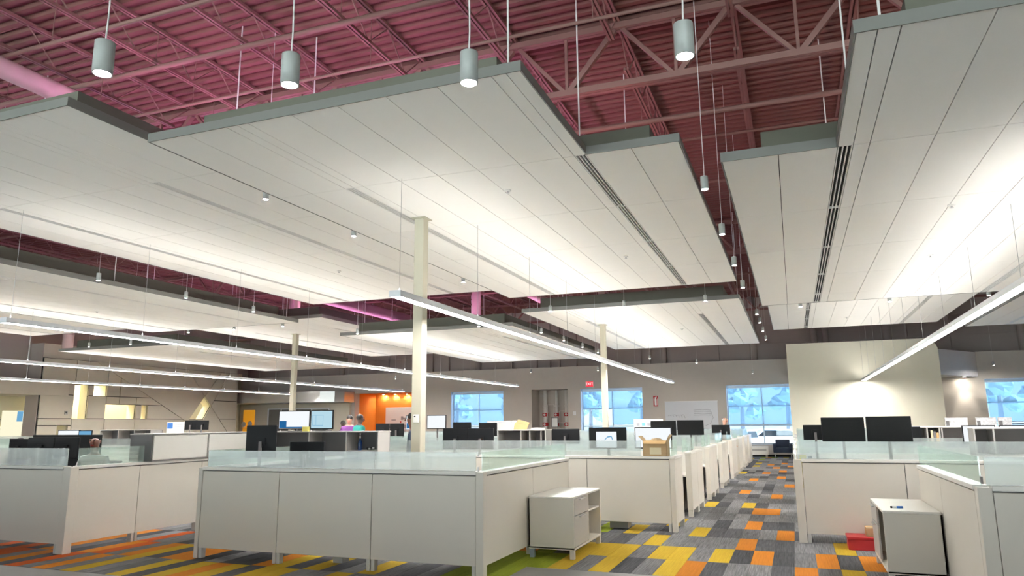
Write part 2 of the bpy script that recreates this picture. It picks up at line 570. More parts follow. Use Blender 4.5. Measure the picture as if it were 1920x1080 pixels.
for gi in range(3):
    y0, y1 = GY[gi], GY[gi + 1]
    L = y1 - y0
    top = G().box(-0.05, -0.012, 0, L, 0, 0.055).box(0.012, 0.05, 0, L, 0, 0.055).mesh('top_chord')
    bot = G().box(-0.045, -0.01, 0.5, L - 0.5, -0.55, -0.5).box(0.01, 0.045, 0.5, L - 0.5, -0.55, -0.5).mesh('bottom_chord')
    pts, yy, k = [], 0.12, 0
    while yy < L - 0.1:
        pts.append((0, yy, 0.02 if k % 2 == 0 else -0.51))
        yy += 0.56
        k += 1
    web = G().tube(pts, 0.014, 5).mesh('web_rod')
    for m_ in (top, bot, web):
        m_.materials.append(M_STEEL)
    jm[gi] = (top, bot, web)
    for ji, x in enumerate(JX):
        if x < -29 or x > 8.5:
            continue
        side = ji - 15
        t = thing('roof_joist', 'steel roof joist %s, %s' % (BAYN[gi], ('on the front column line' if side == -1 else '%s bay left of the front column' % ORD[-2 - side] if side < -1 else '%s bay right of the front column' % ORD[side])), 'joist', (x, y0, 7.955), group='roof joists')
        for nm, mm in zip(('top_chord', 'bottom_chord', 'web_rod'), jm[gi]):
            obj(nm, mm, None, t, local=True)

# conduits, sprinkler mains and ducts under the deck
for k, (y, z, x0, x1, r, lb) in enumerate([
        (6.2, 6.86, -26, 9, 0.030, 'painted sprinkler pipe nearest the viewer under the joists'),
        (7.9, 7.32, -26, -0.6, 0.045, 'thick painted pipe crossing the joists at upper left'),
        (8.7, 7.05, -26, 9, 0.026, 'thin painted conduit crossing the joists ahead of the girder'),
        (12.1, 6.95, -26, 9, 0.045, 'thick painted pipe just behind the front girder'),
        (13.6, 7.1, -26, 9, 0.026, 'thin painted conduit behind the front girder'),
        (16.5, 7.15, -26, 9, 0.03, 'painted conduit over the rear ends of the front canopies'),
        (20.5, 7.2, -26, 9, 0.045, 'painted pipe over the gap between front and rear canopies'),
        (28.0, 7.2, -26, 9, 0.045, 'painted pipe over the rear canopies')]):
    t = thing('overhead_pipe', lb, 'pipe', ((x0 + x1) / 2, y, z), group='pipes under the roof deck')
    obj('run', G().tube([(x0, y, z), (x1, y, z)], r, 10), M_STEEL, t, smooth=True)
    for q in range(8):
        x = JX[2 + 2 * q] + 0.02
        if x0 < x < x1:
            obj('hanger', G().tube([(x, y, z + r * 0.5), (x, y, 8.005)], 0.007, 5), M_STEEL, t)
for x, y0, y1, z, r, lb in ((-10.15, -3, 19, 6.72, 0.15, 'round painted duct running back at upper left'), (-16.9, 8, 30, 6.6, 0.24, 'large round duct above the far left canopies'), (-8.6, 19.5, 30, 6.3, 0.16, 'round painted duct above the rear centre canopies')):
    t = thing('round_duct', lb, 'duct', (x, (y0 + y1) / 2, z), group='round ducts')
    obj('duct_body', G().tube([(x, y0, z), (x, y1, z)], r, 20), M_DUCT, t, smooth=True)
    yy = y0 + 1.0
    while yy < y1:
        obj('seam_band', G().tube([(x, yy - 0.02, z), (x, yy + 0.02, z)], r + 0.008, 20), M_DUCT, t, smooth=True)
        obj('strap', G().tube([(x, yy + 0.2, z + r), (x, yy + 0.2, 8.005)], 0.008, 5), M_STEEL, t)
        yy += 2.4
for x, y, z0, r, lb in ((-10.75, 24.2, 5.02, 0.17, 'vertical duct drop lit magenta behind the front column'), (-18.9, 24.0, 5.64, 0.14, 'vertical duct drop lit magenta above the left canopies'), (-29.2, 22.1, 5.0, 0.22, 'vertical duct drop lit magenta at far left')):
    t = thing('duct_drop', lb, 'duct', (x, y, z0), group='duct drops')
    obj('duct_body', G().tube([(x, y, z0), (x, y, 8.0)], r, 20), M_DUCT, t, smooth=True)
    for q in range(3):
        obj('seam_band', G().tube([(x, y, z0 + 0.6 + q), (x, y, z0 + 0.64 + q)], r + 0.008, 20), M_DUCT, t, smooth=True)

# ------------------------------------------------------------------ steel columns
for x, y, z, lb in ((-5.655, 10.45, 5.16, 'cream steel column rising behind the front workstation island'), (-5.66, 23.0, 4.9, 'slim cream steel column in front of the exit doorway window'), (-17.9, 23.0, 5.22, 'slim cream steel column at left behind the lit monitors')):
    t = thing('steel_column', lb, 'column', (x, y, 0), group='steel columns')
    obj('shaft', B(x - 0.088, x + 0.088, y - 0.088, y + 0.088, 0.012, 6.9), M_COLUMN, t, bevel=0.012, seg=2)
    obj('base_plate', B(x - 0.16, x + 0.16, y - 0.16, y + 0.16, 0.0, 0.012), M_COLUMN, t)
    obj('collar', G().box(x - 0.13, x + 0.13, y - 0.13, y + 0.13, z - 0.06, z - 0.045), M_COLUMN, t)
t = thing('thermostat', 'small white wall controller on the front column', 'thermostat', (-5.64, 10.352, 1.77))
obj('case', B(-5.685, -5.595, 10.33, 10.362, 1.71, 1.84), M_CABW, t, bevel=0.006)
obj('display', B(-5.672, -5.645, 10.328, 10.331, 1.80, 1.82), M_BLACK, t)

# ------------------------------------------------------------------ back wall (window wall)
WIN = [(-18.45, -15.19), (-10.70, -7.34), (-3.12, 0.24), (8.09, 11.45)]
ZS, ZT = 0.58, 3.50
OPEN = [(-24.96, -20.3, 0.0, 3.56, 'o'), (-18.45, -15.19, ZS, ZT, 'w'), (-13.50, -11.42, 0.0, 3.52, 'r'), (-10.70, -7.34, ZS, ZT, 'w'), (-3.12, 0.24, ZS, ZT, 'w'), (8.09, 11.45, ZS, ZT, 'w')]
g = G()
x = XL
for a, b_, z0, z1, kd in OPEN:
    g.box(x, a, 38.0, 38.5, 0, 4.72)
    g.box(a, b_, 38.0, 38.5, z1, 4.72)
    if z0 > 0:
        g.box(a, b_, 38.0, 38.5, 0, z0)
    x = b_
g.box(x, XR, 38.0, 38.5, 0, 4.72)
wall_back = struct('wall_back', g, M_WALL, label='taupe drywall along the window side')
struct('baseboard_back', B(-11.3, -0.2, 37.985, 38.0, 0, 0.1), M_BLACK, label='black baseboard under the windows')
wu = struct('wall_back_upper', G().box(XL, XR, 38.9, 39.2, 4.3, 8.3).box(XL, XR, 38.5, 38.9, 4.5, 4.55), M_WALLU, label='brown upper perimeter wall above the drywall')
for x, w in ((-26.5, .3), (-23.2, .18), (-20.12, .16), (-19.04, .12), (-17.07, .34), (-14.99, .12), (-13.52, .2), (-12.71, .16), (-12.13, .14), (-11.19, .2), (-7.58, .2), (-7.05, .14), (-6.24, .3), (-3.51, .2), (-1.69, .36), (0.54, .16), (1.2, .3), (1.74, .3), (4.49, .4), (5.4, .1), (7.2, .14), (9.96, .36), (12.3, .2)):
    if w > 0.28:
        obj('pilaster', G().tube([(x, 38.78, 4.55), (x, 38.78, 8.05)], w / 2, 14), M_WALLU, wu, smooth=True)
    else:
        obj('pilaster', B(x - w / 2, x + w / 2, 38.72, 38.9, 4.55, 8.05), M_WALLU, wu)
for z in (5.6, 6.6):
    obj('girt', B(XL, XR, 38.84, 38.9, z, z + 0.05), M_WALLU, wu)
struct('wall_left', B(XL - 0.3, XL, YN, 39.2, 0, 8.3), M_WALLU, label='brown side wall at far left')
struct('wall_right', B(XR, XR + 0.3, YN, 39.2, 0, 8.3), M_WALL, label='taupe side wall at far right')
g = G().box(XL, XR, YN - 0.3, YN, 5.2, 8.3).box(XL, XR, YN - 0.3, YN, 0, 0.1)
fx = [XL + 0.6 + 7.85 * k for k in range(6)]  # unseen windows, added so daylight reaches the front-facing panels and canopy edges
for k, a in enumerate([XL] + [v + 7.25 for v in fx]):
    g.box(a, fx[k] if k < 6 else XR, YN - 0.3, YN, 0.1, 5.2)
struct('wall_front', g, M_WALLC, label='cream wall with added tall windows behind the viewer')
for k, a in enumerate(fx):
    b_ = a + 7.25
    w = struct('window_%d' % (k + 5), G().box(a, a + 0.06, YN - 0.2, YN - 0.1, 0.1, 5.2).box(b_ - 0.06, b_, YN - 0.2, YN - 0.1, 0.1, 5.2).box(a, b_, YN - 0.2, YN - 0.1, 0.1, 0.16).box(a, b_, YN - 0.2, YN - 0.1, 5.14, 5.2), M_FRAMEW, label='added tall daylight window behind the viewer, %s from the left' % ORD[k])
    for q in range(1, 4):
        obj('mullion', B(a + q * 1.81 - 0.03, a + q * 1.81 + 0.03, YN - 0.2, YN - 0.1, 0.16, 5.14), M_FRAMEW, w)
    for q in range(4):
        obj('pane', B(a + q * 1.81 + 0.03, a + (q + 1) * 1.81 - 0.03, YN - 0.155, YN - 0.145, 0.16, 5.14), M_CLEARW, w)
struct('ground_front', B(-90, 70, -110, YN - 0.4, -0.6, -0.35), M_SNOW, label='added snow covered ground outside the windows behind the viewer')  # unseen snow, added to bounce daylight onto the canopy undersides
struct('wall_left_far', B(XL, -33.7, 20, 38, 0, 5.0), M_ROOM, label='cream wall of the rooms beyond the feature wall')

# windows
WL = ['leftmost window, beside the orange alcove', 'window beside the lit exit sign', 'window at the end of the carpet aisle', 'window at far right beyond the yellow wall']
for n, (a, b_) in enumerate(WIN):
    w = struct('window_%d' % (n + 1), G().box(a, a + 0.07, 38.30, 38.40, ZS, ZT).box(b_ - 0.07, b_, 38.30, 38.40, ZS, ZT).box(a, b_, 38.30, 38.40, ZS, ZS + 0.07).box(a, b_, 38.30, 38.40, ZT - 0.07, ZT), M_FRAMEW, label=WL[n])
    xm = (a + b_) / 2
    obj('mullion', B(xm - 0.035, xm + 0.035, 38.30, 38.40, ZS + 0.07, ZT - 0.07), M_FRAMEW, w)
    zz = [ZS + 0.07, 1.50, 2.45, ZT - 0.07]
    for z in zz[1:-1]:
        obj('transom', B(a + 0.07, b_ - 0.07, 38.305, 38.395, z - 0.03, z + 0.03), M_FRAMEW, w)
    for i, (p, q) in enumerate(((a + 0.07, xm - 0.035), (xm + 0.035, b_ - 0.07))):
        for r in range(3):
            obj('pane', B(p, q, 38.345, 38.355, zz[r] + 0.03, zz[r + 1] - 0.03), M_WGLASS, w)
    obj('sill', B(a - 0.02, b_ + 0.02, 37.97, 38.30, ZS - 0.03, ZS), M_REVEAL, w)
    obj('reveal', B(a, a + 0.012, 38.0, 38.30, ZS, ZT), M_REVEAL, w)
    obj('reveal', B(b_ - 0.012, b_, 38.0, 38.30, ZS, ZT), M_REVEAL, w)
    obj('head_reveal', B(a, b_, 38.0, 38.30, ZT - 0.012, ZT), M_REVEAL, w)
    hb = [1.62, 2.42, 1.55, 1.62][n]
    obj('shade_box', B(a + 0.02, b_ - 0.02, 38.17, 38.26, ZT - 0.16, ZT - 0.05), M_FRAMEW, w)
    for p, q in ((a + 0.09, xm - 0.02), (xm + 0.02, b_ - 0.09)):
        sh = obj('roller_shade', B(p, q, 38.21, 38.213, hb if not (n == 1 and p > xm) else 1.6, ZT - 0.16), M_SHADE, w)
        obj('hem_bar', B(p, q, 38.205, 38.22, (hb if not (n == 1 and p > xm) else 1.6) - 0.03, hb if not (n == 1 and p > xm) else 1.6), M_FRAMEW, sh)

# orange alcove in the back wall
al = struct('wall_alcove', G().box(-25.3, -19.9, 40.4, 40.55, 0, 3.8).box(-25.1, -24.96, 38.5, 40.4, 0, 3.8).box(-20.3, -20.1, 38.5, 40.4, 0, 3.8).box(-25.1, -20.1, 38.5, 40.4, 3.56, 3.8).box(-25.1, -20.1, 38.5, 40.4, -0.1, 0), M_ORANGE, label='orange alcove in the back wall lit by small ceiling spots')
for k in range(5):
    x = -24.3 + 0.85 * k
    t = thing('alcove_spotlight', '%s small ceiling spot from the left in the orange alcove' % ORD[k], 'spotlight', (x, 40.2, 3.555), group='alcove spotlights')
    obj('trim_ring', G().lathe([(0.075, 0), (0.075, -0.015), (0.05, -0.015), (0.05, 0)], (x, 40.2, 3.56), 14), M_FIX, t)
    obj('lens', G().lathe([(0.0001, -0.006), (0.05, -0.006)], (x, 40.2, 3.56), 14), E_SPOT, t)
t = thing('wall_drawing', 'large white plan drawing pinned on the orange alcove wall', 'poster', (-22.9, 40.36, 1.4))
obj('sheet', B(-24.2, -21.2, 40.37, 40.39, 0.9, 2.75), M_PAPER, t)
for k in range(14):
    x = -24.0 + random.random() * 2.4
    z = 1.3 + random.random() * 0.75
    obj('sketch_line', B(x, x + random.uniform(0.15, 0.6), 40.362, 40.369, z, z + random.uniform(0.02, 0.22)), M_INK, t)
for k in range(7):
    x, z = -24.05 + random.random() * 2.6, 1.25 + random.random() * 0.7
    obj('red_mark', B(x, x + 0.09, 40.358, 40.361, z, z + 0.12), M_RED, t)

# recess with the fire sprinkler risers
rc = struct('wall_recess', G().box(-13.8, -11.1, 39.3, 39.45, 0, 3.9).box(-13.65, -13.5, 38.5, 39.3, 0, 3.9).box(-11.42, -11.27, 38.5, 39.3, 0, 3.9).box(-13.6, -11.3, 38.5, 39.3, 3.52, 3.9), M_WALL, label='open recess in the back wall holding sprinkler risers')
for k, x in enumerate((-13.05, -12.38, -11.78)):
    t = thing('sprinkler_riser', '%s white sprinkler riser with red valves in the wall recess' % ('left', 'middle', 'right')[k], 'pipe', (x, 39.0, 0), group='sprinkler risers')
    obj('pipe', G().tube([(x, 39.0, 0), (x, 39.0, 3.515)], [0.11, 0.07, 0.12][k], 14), M_PIPEW, t, smooth=True)
    for z in (1.62, 2.15):
        v = obj('valve', G().lathe([(0.15, -0.09), (0.17, -0.04), (0.17, 0.06), (0.15, 0.1)], (x, 39.0, z), 14), M_RED, t)
        obj('gauge', G().tube([(x, 38.9, z), (x, 38.78, z)], 0.06, 12), M_CABW, v)
    obj('flange', G().tube([(x, 39.0, 2.6), (x, 39.0, 2.66)], 0.15, 14), M_PIPEW, t)
t = thing('riser_pipework', 'thin branch pipework linking the sprinkler risers', 'pipe', (-12.5, 38.9, 1.6))
obj('branch_pipe', G().tube([(-12.9, 38.9, 1.9), (-12.9, 38.9, 2.7), (-12.5, 38.9, 2.7), (-12.5, 38.9, 1.7), (-11.7, 38.9, 1.7)], 0.025, 8), M_PIPEW, t)
obj('branch_pipe', G().tube([(-12.2, 38.92, 1.5), (-12.2, 38.92, 2.35), (-11.9, 38.92, 2.35)], 0.02, 8), M_PIPEW, t)
tag(obj('alarm_bell', G().tube([(-11.5, 39.0, 2.4), (-11.5, 38.9, 2.4)], 0.13, 16), M_RED), 'round red alarm bell inside the riser recess', 'alarm')
t = thing('notice_sheet', 'white notice in a dark frame inside the riser recess', 'notice', (-12.4, 38.6, 1.5))
obj('frame', B(-12.6, -12.2, 38.66, 38.68, 1.45, 2.0), M_DGREY, t)
obj('sheet', B(-12.56, -12.24, 38.655, 38.66, 1.49, 1.96), M_PAPER, t)

# exit sign, extinguisher sign, whiteboard, switch
t = thing('exit_sign', 'red lit EXIT sign above the window beside the slim column', 'sign', (-10.16, 37.95, 3.58))
obj('case', B(-10.38, -9.94, 37.93, 38.0, 3.58, 3.90), M_CABW, t, bevel=0.008)
obj('face', B(-10.36, -9.96, 37.922, 37.93, 3.60, 3.88), E_EXIT, t)
cu = bpy.data.curves.new('exit_lettering', 'FONT')
cu.body = 'EXIT'
cu.size = 0.20
cu.align_x = 'CENTER'
cu.align_y = 'CENTER'
cu.extrude = 0.002
cu.materials.append(E_EXITW)
tmp = bpy.data.objects.new('lettering_outline', cu)
COL.objects.link(tmp)
bpy.context.view_layer.update()
me = bpy.data.meshes.new_from_object(tmp.evaluated_get(bpy.context.evaluated_depsgraph_get()))
bpy.data.objects.remove(tmp)
o = bpy.data.objects.new('lettering', me)
COL.objects.link(o)
o.parent = t
o.location = (0, -0.032, 0.16)
o.rotation_euler = (math.pi / 2, 0, 0)
t = thing('extinguisher_sign', 'tall red and white fire extinguisher sign on the back wall', 'sign', (-6.66, 37.98, 2.5))
obj('plate', B(-6.78, -6.54, 37.985, 38.0, 2.50, 3.04), M_RED, t)
obj('pictogram', G().prism([(-6.71, 2.55), (-6.61, 2.55), (-6.61, 2.86), (-6.64, 2.90), (-6.64, 2.95), (-6.58, 2.97), (-6.60, 3.0), (-6.70, 2.97), (-6.70, 2.90), (-6.71, 2.86)], 'y', 37.98, 37.985), M_PAPER, t)
obj('stripe', B(-6.58, -6.565, 37.98, 37.985, 2.55, 2.9), M_PAPER, t)
obj('stripe', B(-6.755, -6.74, 37.98, 37.985, 2.55, 2.9), M_PAPER, t)
t = thing('whiteboard', 'wide whiteboard with faint sketches between exit window and aisle window', 'whiteboard', (-4.9, 37.95, 1.2))
obj('board', B(-6.19, -3.56, 37.96, 38.0, 1.1, 2.71), mat('whiteboard_face', (0.62, 0.64, 0.68), 0.3, var=0.01), t)
obj('frame_rail', B(-6.21, -3.54, 37.95, 38.0, 2.71, 2.74), M_FIX, t)
obj('frame_rail', B(-6.21, -3.54, 37.95, 38.0, 1.07, 1.1), M_FIX, t)
for k in range(6):
    x = -6.05 + 0.14 * k
    obj('pen_stroke', G().tube([(x, 37.956, 2.0 + 0.03 * (k % 3)), (x + 0.1, 37.956, 2.05), (x + 0.16, 37.956, 1.98 - 0.02 * k)], 0.008, 4), M_INK, t)
for z in (2.28, 2.2, 2.1, 2.02):
    obj('pen_stroke', G().tube([(-4.75, 37.956, z), (-4.3, 37.956, z + 0.02), (-3.9, 37.956, z - 0.01)], 0.008, 4), M_INK, t)
obj('pen_stroke', G().tube([(-3.9, 37.956, 2.2), (-3.8, 37.956, 1.9), (-3.95, 37.956, 1.6), (-4.2, 37.956, 1.5)], 0.01, 5), M_INK, t)
t = thing('wall_switch', 'small grey switch plate beside the exit window', 'switch', (-11.05, 37.98, 2.2))
obj('plate', B(-11.12, -10.98, 37.985, 38.0, 2.1, 2.3), M_FIX, t)
obj('rocker', B(-11.08, -11.02, 37.98, 37.985, 2.15, 2.25), M_CABW, t)

# ------------------------------------------------------------------ yellow wall, soffit at right
pl = [(-0.12, 0), (5.95, 0), (5.95, 4.55)]
for k in range(7):
    a = math.pi / 2 * k / 6
    pl.append((5.40 + 0.55 * math.cos(a), 4.60 + 0.56 * math.sin(a)))
pl.append((-0.12, 5.16))
struct('wall_yellow', G().prism(pl, 'y', 35.2, 35.45), M_WALLY, label='free-standing cream yellow wall with a rounded top corner')
struct('wall_yellow_return', B(-0.12, 0.1, 35.45, 38.0, 0, 4.7), M_WALLY, label='short return of the cream yellow wall to the windows')
struct('wall_right_soffit', G().prism([(5.93, 35.3), (7.87, 38.0), (5.93, 38.0)], 'z', 3.6, 4.7), M_WALLL, label='pale lavender soffit bridging the yellow wall and the window wall')
struct('wall_right_return', B(5.7, 5.93, 35.45, 38.0, 0, 3.6), M_WALLC, label='cream wall under the lavender soffit')
t = thing('wall_washer', 'small recessed spot washing the wall beside the far right window', 'spotlight', (7.2, 37.5, 3.595))
obj('trim_ring', G().lathe([(0.08, 0.0), (0.08, -0.02), (0.055, -0.02), (0.055, 0)], (7.25, 37.62, 3.6), 14), M_FIX, t)
obj('lens', G().lathe([(0.0001, -0.012), (0.055, -0.012)], (7.25, 37.62, 3.6), 14), E_SPOT, t)
sp = bpy.data.lights.new('wall_washer_beam', 'SPOT')
sp.energy = 60
sp.spot_size = math.radians(48)
sp.spot_blend = 0.8
sp.shadow_soft_size = 0.05
sp.color = (1, 0.93, 0.8)
so = bpy.data.objects.new('beam', sp)
COL.objects.link(so)
so.parent = t
so.location = (0.05, 0.12, -0.03)
so.rotation_euler = (math.radians(12), 0, 0)

# ------------------------------------------------------------------ feature wall at left (panels with grooves and lit openings)
XF = -31.5
def rect(y0, y1, z0, z1):
    return [(y0, z0), (y1, z0), (y1, z1), (y0, z1)]


SOLID = [rect(22.8, 23.76, 1.2, 1.75), rect(24.27, 24.45, 1.2, 1.75), rect(22.8, 24.45, 1.75, 2.06), rect(22.8, 24.45, 2.06, 3.15), rect(22.8, 24.45, 3.15, 4.8),
         [(24.45, 3.66), (26.18, 3.66), (26.18, 4.47), (25.5, 4.8), (24.45, 4.8)], rect(25.19, 26.18, 2.06, 3.15), rect(25.19, 25.46, 3.15, 3.66), rect(24.45, 26.18, 1.2, 2.06),
         [(26.18, 3.15), (26.93, 3.15), (26.93, 4.1), (26.18, 4.47)], rect(26.18, 26.93, 2.77, 3.15), [(26.93, 3.15), (28.86, 3.15), (26.93, 4.1)], rect(26.93, 27.95, 2.77, 3.15),
         [(27.95, 2.77), (29.63, 2.77), (28.86, 3.15), (27.95, 3.15)], rect(27.95, 28.31, 2.06, 2.77), [(28.68, 2.06), (31.08, 2.06), (29.63, 2.77), (28.68, 2.77)], rect(26.18, 27.95, 1.2, 2.06),
         [(27.95, 1.2), (31.2, 1.2), (31.2, 2.0), (31.08, 2.06), (27.95, 2.06)], [(25.5, 4.8), (31.08, 2.06), (31.2, 2.0), (31.2, 1.6), (32.6, 3.337), (31.2, 4.8)], [(31.2, 4.8), (32.6, 3.337), (33.78, 4.8)],
         [(33.78, 4.8), (32.6, 3.337), (33.115, 2.804), (34.45, 4.8)], [(31.56, 2.05), (31.2, 1.6), (31.2, 1.2), (32.04, 1.2), (32.61, 2.05)], [(33.115, 2.804), (32.04, 1.2), (34.65, 1.2)],
         [(34.45, 4.8), (33.33, 3.12), (35.2, 3.12), (35.2, 4.8)], [(33.33, 3.12), (33.115, 2.804), (33.82, 2.07), (35.2, 2.07), (35.2, 3.12)], [(33.82, 2.07), (34.65, 1.2), (35.2, 1.2), (35.2, 2.07)]]
HOLES = [rect(24.45, 25.19, 2.06, 3.66), rect(25.46, 26.18, 3.15, 3.66), rect(26.18, 27.95, 2.06, 2.77), rect(28.31, 28.68, 2.06, 2.77), rect(23.76, 24.27, 1.2, 1.75), [(32.6, 3.337), (31.56, 2.05), (32.61, 2.05), (33.115, 2.804)]]


def inset(poly, d):
    ar = sum(poly[i - 1][0] * poly[i][1] - poly[i][0] * poly[i - 1][1] for i in range(len(poly)))
    sg = 1 if ar > 0 else -1
    n = len(poly)
    out = []
    for i in range(n):
        p0, p1, p2 = Vector(poly[i - 1]), Vector(poly[i]), Vector(poly[(i + 1) % n])
        e1, e2 = (p1 - p0).normalized(), (p2 - p1).normalized()
        n1, n2 = Vector((-e1.y, e1.x)) * sg, Vector((-e2.y, e2.x)) * sg
        b = (n1 + n2)
        k = b.length_squared / 2
        out.append(tuple(p1 + b * (d / max(k, 0.25))))
    return out


feat = struct('wall_left_feature', G().box(XF - 0.25, XF - 0.1, 22.8, 35.2, 0, 1.2).box(XF - 0.25, XF - 0.1, 22.8, 35.2, 4.8, 5.45), M_FEAT, label='angular panelled feature wall with lit openings at left')
for p in HOLES:
    ring = G()
    for i in range(len(p)):
        a, b_ = p[i - 1], p[i]
        ring.add([(XF - 0.02, *a), (XF - 0.02, *b_), (XF - 0.6, *b_), (XF - 0.6, *a)], [(0, 1, 2, 3)])
    obj('opening_reveal', ring, M_ROOM, feat)
for p in SOLID:
    obj('wall_panel', G().prism(inset(p, 0.018), 'x', XF - 0.05, XF), M_FEAT, feat)
    obj('groove_backing', G().prism(p, 'x', XF - 0.11, XF - 0.055), M_DARK, feat)
obj('end_return', B(XF - 0.9, XF - 0.1, 22.76, 22.8, 0, 5.45), M_WALLU, feat)
obj('end_return', B(XF - 2.2, XF - 0.02, 35.2, 35.24, 0, 4.8), M_FEAT, feat)
for k, (y0, y1) in enumerate(((23.2, 24.6), (25.0, 28.9), (31.8, 33.6))):
    t = thing('room_light', 'ceiling light panel in the %s room behind the feature wall' % ('first', 'second', 'third')[k], 'light', (XF - 1.3, (y0 + y1) / 2, 4.2), group='lights behind the feature wall')
    obj('tray', B(XF - 1.6, XF - 1.0, y0, y1, 4.2, 4.26), M_FIX, t)
    obj('lens', B(XF - 1.55, XF - 1.05, y0 + 0.05, y1 - 0.05, 4.19, 4.2), E_ROOM, t)
struct('wall_left_divider', G().box(-33.7, XF - 0.62, 29.3, 29.4, 0, 4.7).box(-33.7, XF - 0.62, 24.75, 24.85, 0, 4.7).box(-33.7, XF - 0.62, 31.6, 31.7, 0, 4.7), M_ROOM, label='cream partitions of the rooms behind the feature wall')
# soffit and recess at the near end of the feature wall
struct('wall_left_soffit', B(-33.7, -31.3, 18.5, 24.0, 3.10, 3.75), M_WALLC, label='cream dropped soffit at far left')
struct('wall_left_bulkhead', B(-33.9, -32.4, 14.0, 22.76, 3.75, 6.2), M_WALLU, label='dark brown bulkhead above the far left soffit')
t = thing('interior_window', 'lit opening with a pale blue pane at far left', 'window', (-33.66, 23.15, 1.2))
obj('glow_pane', B(-33.69, -33.66, 22.67, 23.66, 0.2, 2.44), emis('room_glow_pane', (1.0, 0.95, 0.70), 0.42), t)  # pane emits by itself in place of a lit room beyond
obj('blue_pane', B(-33.66, -33.65, 23.35, 23.62, 1.95, 2.42), E_SCRB, t)  # pane glows by itself, using the blue screen emission
obj('rail', B(-33.66, -33.64, 21.2, 22.6, 2.02, 2.05), M_DGREY, t)
obj('rail', B(-33.66, -33.64, 23.7, 24.3, 2.02, 2.05), M_DGREY, t)
obj('rail', B(-33.66, -33.64, 23.7, 24.3, 1.66, 1.69), M_DGREY, t)
t = thing('wall_controller', 'small grey controller on the feature wall', 'thermostat', (XF, 24.1, 2.3))
obj('plate', B(XF, XF + 0.02, 24.03, 24.2, 2.25, 2.42), M_GREY, t)
obj('dial', G().tube([(XF + 0.02, 24.12, 2.34), (XF + 0.035, 24.12, 2.34)], 0.04, 12), M_DGREY, t)
# curved metal soffit between feature wall and alcove
pts = [(-33.5, 35.3), (-30.0, 35.6), (-27.6, 35.9), (-26.2, 36.15), (-25.4, 36.5), (-25.05, 37.0), (-25.0, 38.0)]
g = G()
for i in range(len(pts) - 1):
    a, b_ = pts[i], pts[i + 1]
    g.add([(*a, 3.02), (*b_, 3.02), (*b_, 3.66), (*a, 3.66), (a[0], 38.0, 3.02), (b_[0], 38.0, 3.02), (a[0], 38.0, 3.66), (b_[0], 38.0, 3.66)], [(0, 1, 2, 3), (0, 4, 5, 1), (3, 2, 7, 6)])
struct('wall_back_soffit', g, M_METAL, label='curved brushed metal soffit left of the orange alcove')
nb = struct('wall_back_niche', G().box(-33.5, -25.2, 37.8, 37.99, 0, 3.0), M_WALLC, label='cream wall under the curved metal soffit')
t = thing('orange_niche', 'small glowing orange niche with white seats beside the feature wall', 'niche', (-31.9, 37.7, 1.2))
obj('back_panel', B(-33.2, -32.3, 37.76, 37.79, 1.0, 2.66), mat('niche_orange_glow', (0.85, 0.42, 0.04), 0.6, emit=(0.85, 0.36, 0.02), estr=0.2), t)  # glow put into the panel as emission, no lamp in the niche
obj('seat_back', G().blob((-33.0, 37.6, 1.75), 0.18, sy=0.4), M_PAPER, t, smooth=True)
obj('seat_back', G().blob((-32.5, 37.6, 1.78), 0.18, sy=0.4), M_PAPER, t, smooth=True)
obj('shelf', B(-33.2, -32.3, 37.5, 37.76, 1.5, 1.54), M_KRAFT, t)
t = thing('glass_partition', 'grey glazed partition under the metal soffit', 'partition', (-29.5, 37.75, 0))
obj('glazing', B(-31.2, -26.6, 37.74, 37.78, 0.1, 2.66), mat('smoked_glazing', (0.20, 0.20, 0.19), 0.2, var=0.05), t)
for x in (-31.2, -30.2, -29.1, -27.9, -26.6):
    obj('upright', B(x - 0.04, x + 0.04, 37.70, 37.80, 0, 2.72), M_FIX, t)
obj('head_rail', B(-31.24, -26.56, 37.70, 37.80, 2.66, 2.74), M_FIX, t)

# ------------------------------------------------------------------ outdoors seen through the windows
struct('ground_outside', G().prism([(-90, 40), (70, 40), (70, 140), (-90, 140)], 'z', -0.6, -0.35), M_SNOW, label='snow covered ground outside the windows')


def tree(x, y, h, w, label):
    t = thing('tree', label, 'tree', (x, y, -0.35), group='trees outside the windows')
    obj('trunk', G().tube([(x, y, -0.35), (x + 0.1, y, h * 0.4), (x, y, h * 0.85)], [0.22, 0.15, 0.05], 7), M_BARK, t)
    for k in range(5):
        a = k * 1.26
        z = h * (0.35 + 0.1 * k)
        obj('branch', G().tube([(x, y, z), (x + math.cos(a) * w * 0.5, y + math.sin(a) * w * 0.4, z + h * 0.12)], [0.07, 0.02], 5), M_BARK, t)
    for k in range(11):
        q = k / 10
        r = w * (0.55 - 0.25 * q)
        a = k * 2.4
        obj('foliage', G().blob((x + math.cos(a) * r, y + math.sin(a) * r, h * (0.3 + 0.62 * q)), w * (0.42 - 0.14 * q), 8, 6, sz=0.8, jit=0.3), M_LEAF, t)
    return t


TW = ['in the left half of', '', '', 'in the right half of']
WN = ['the leftmost window', 'the exit window', 'the aisle window', 'the far right window']
for n, (a, b_) in enumerate(WIN):
    for k in (0, 3):
        f = 66.0 / 38.35
        x = (a + (b_ - a) * (k + 0.5) / 4) * f
        tree(x + random.uniform(-.5, .5), 66 + 3 * (k % 2), 8.5 + 2 * random.random(), 1.9, 'bushy winter tree seen %s %s' % (TW[k], WN[n]))
    tag(obj('snow_bank', G().blob(((a + b_) / 2 * 58 / 38.35, 58, -0.4), 1, 16, 8, sx=5, sy=2, sz=1.5, jit=0.06), M_SNOW, smooth=True), 'ploughed snow bank seen through %s' % WN[n], 'snow')


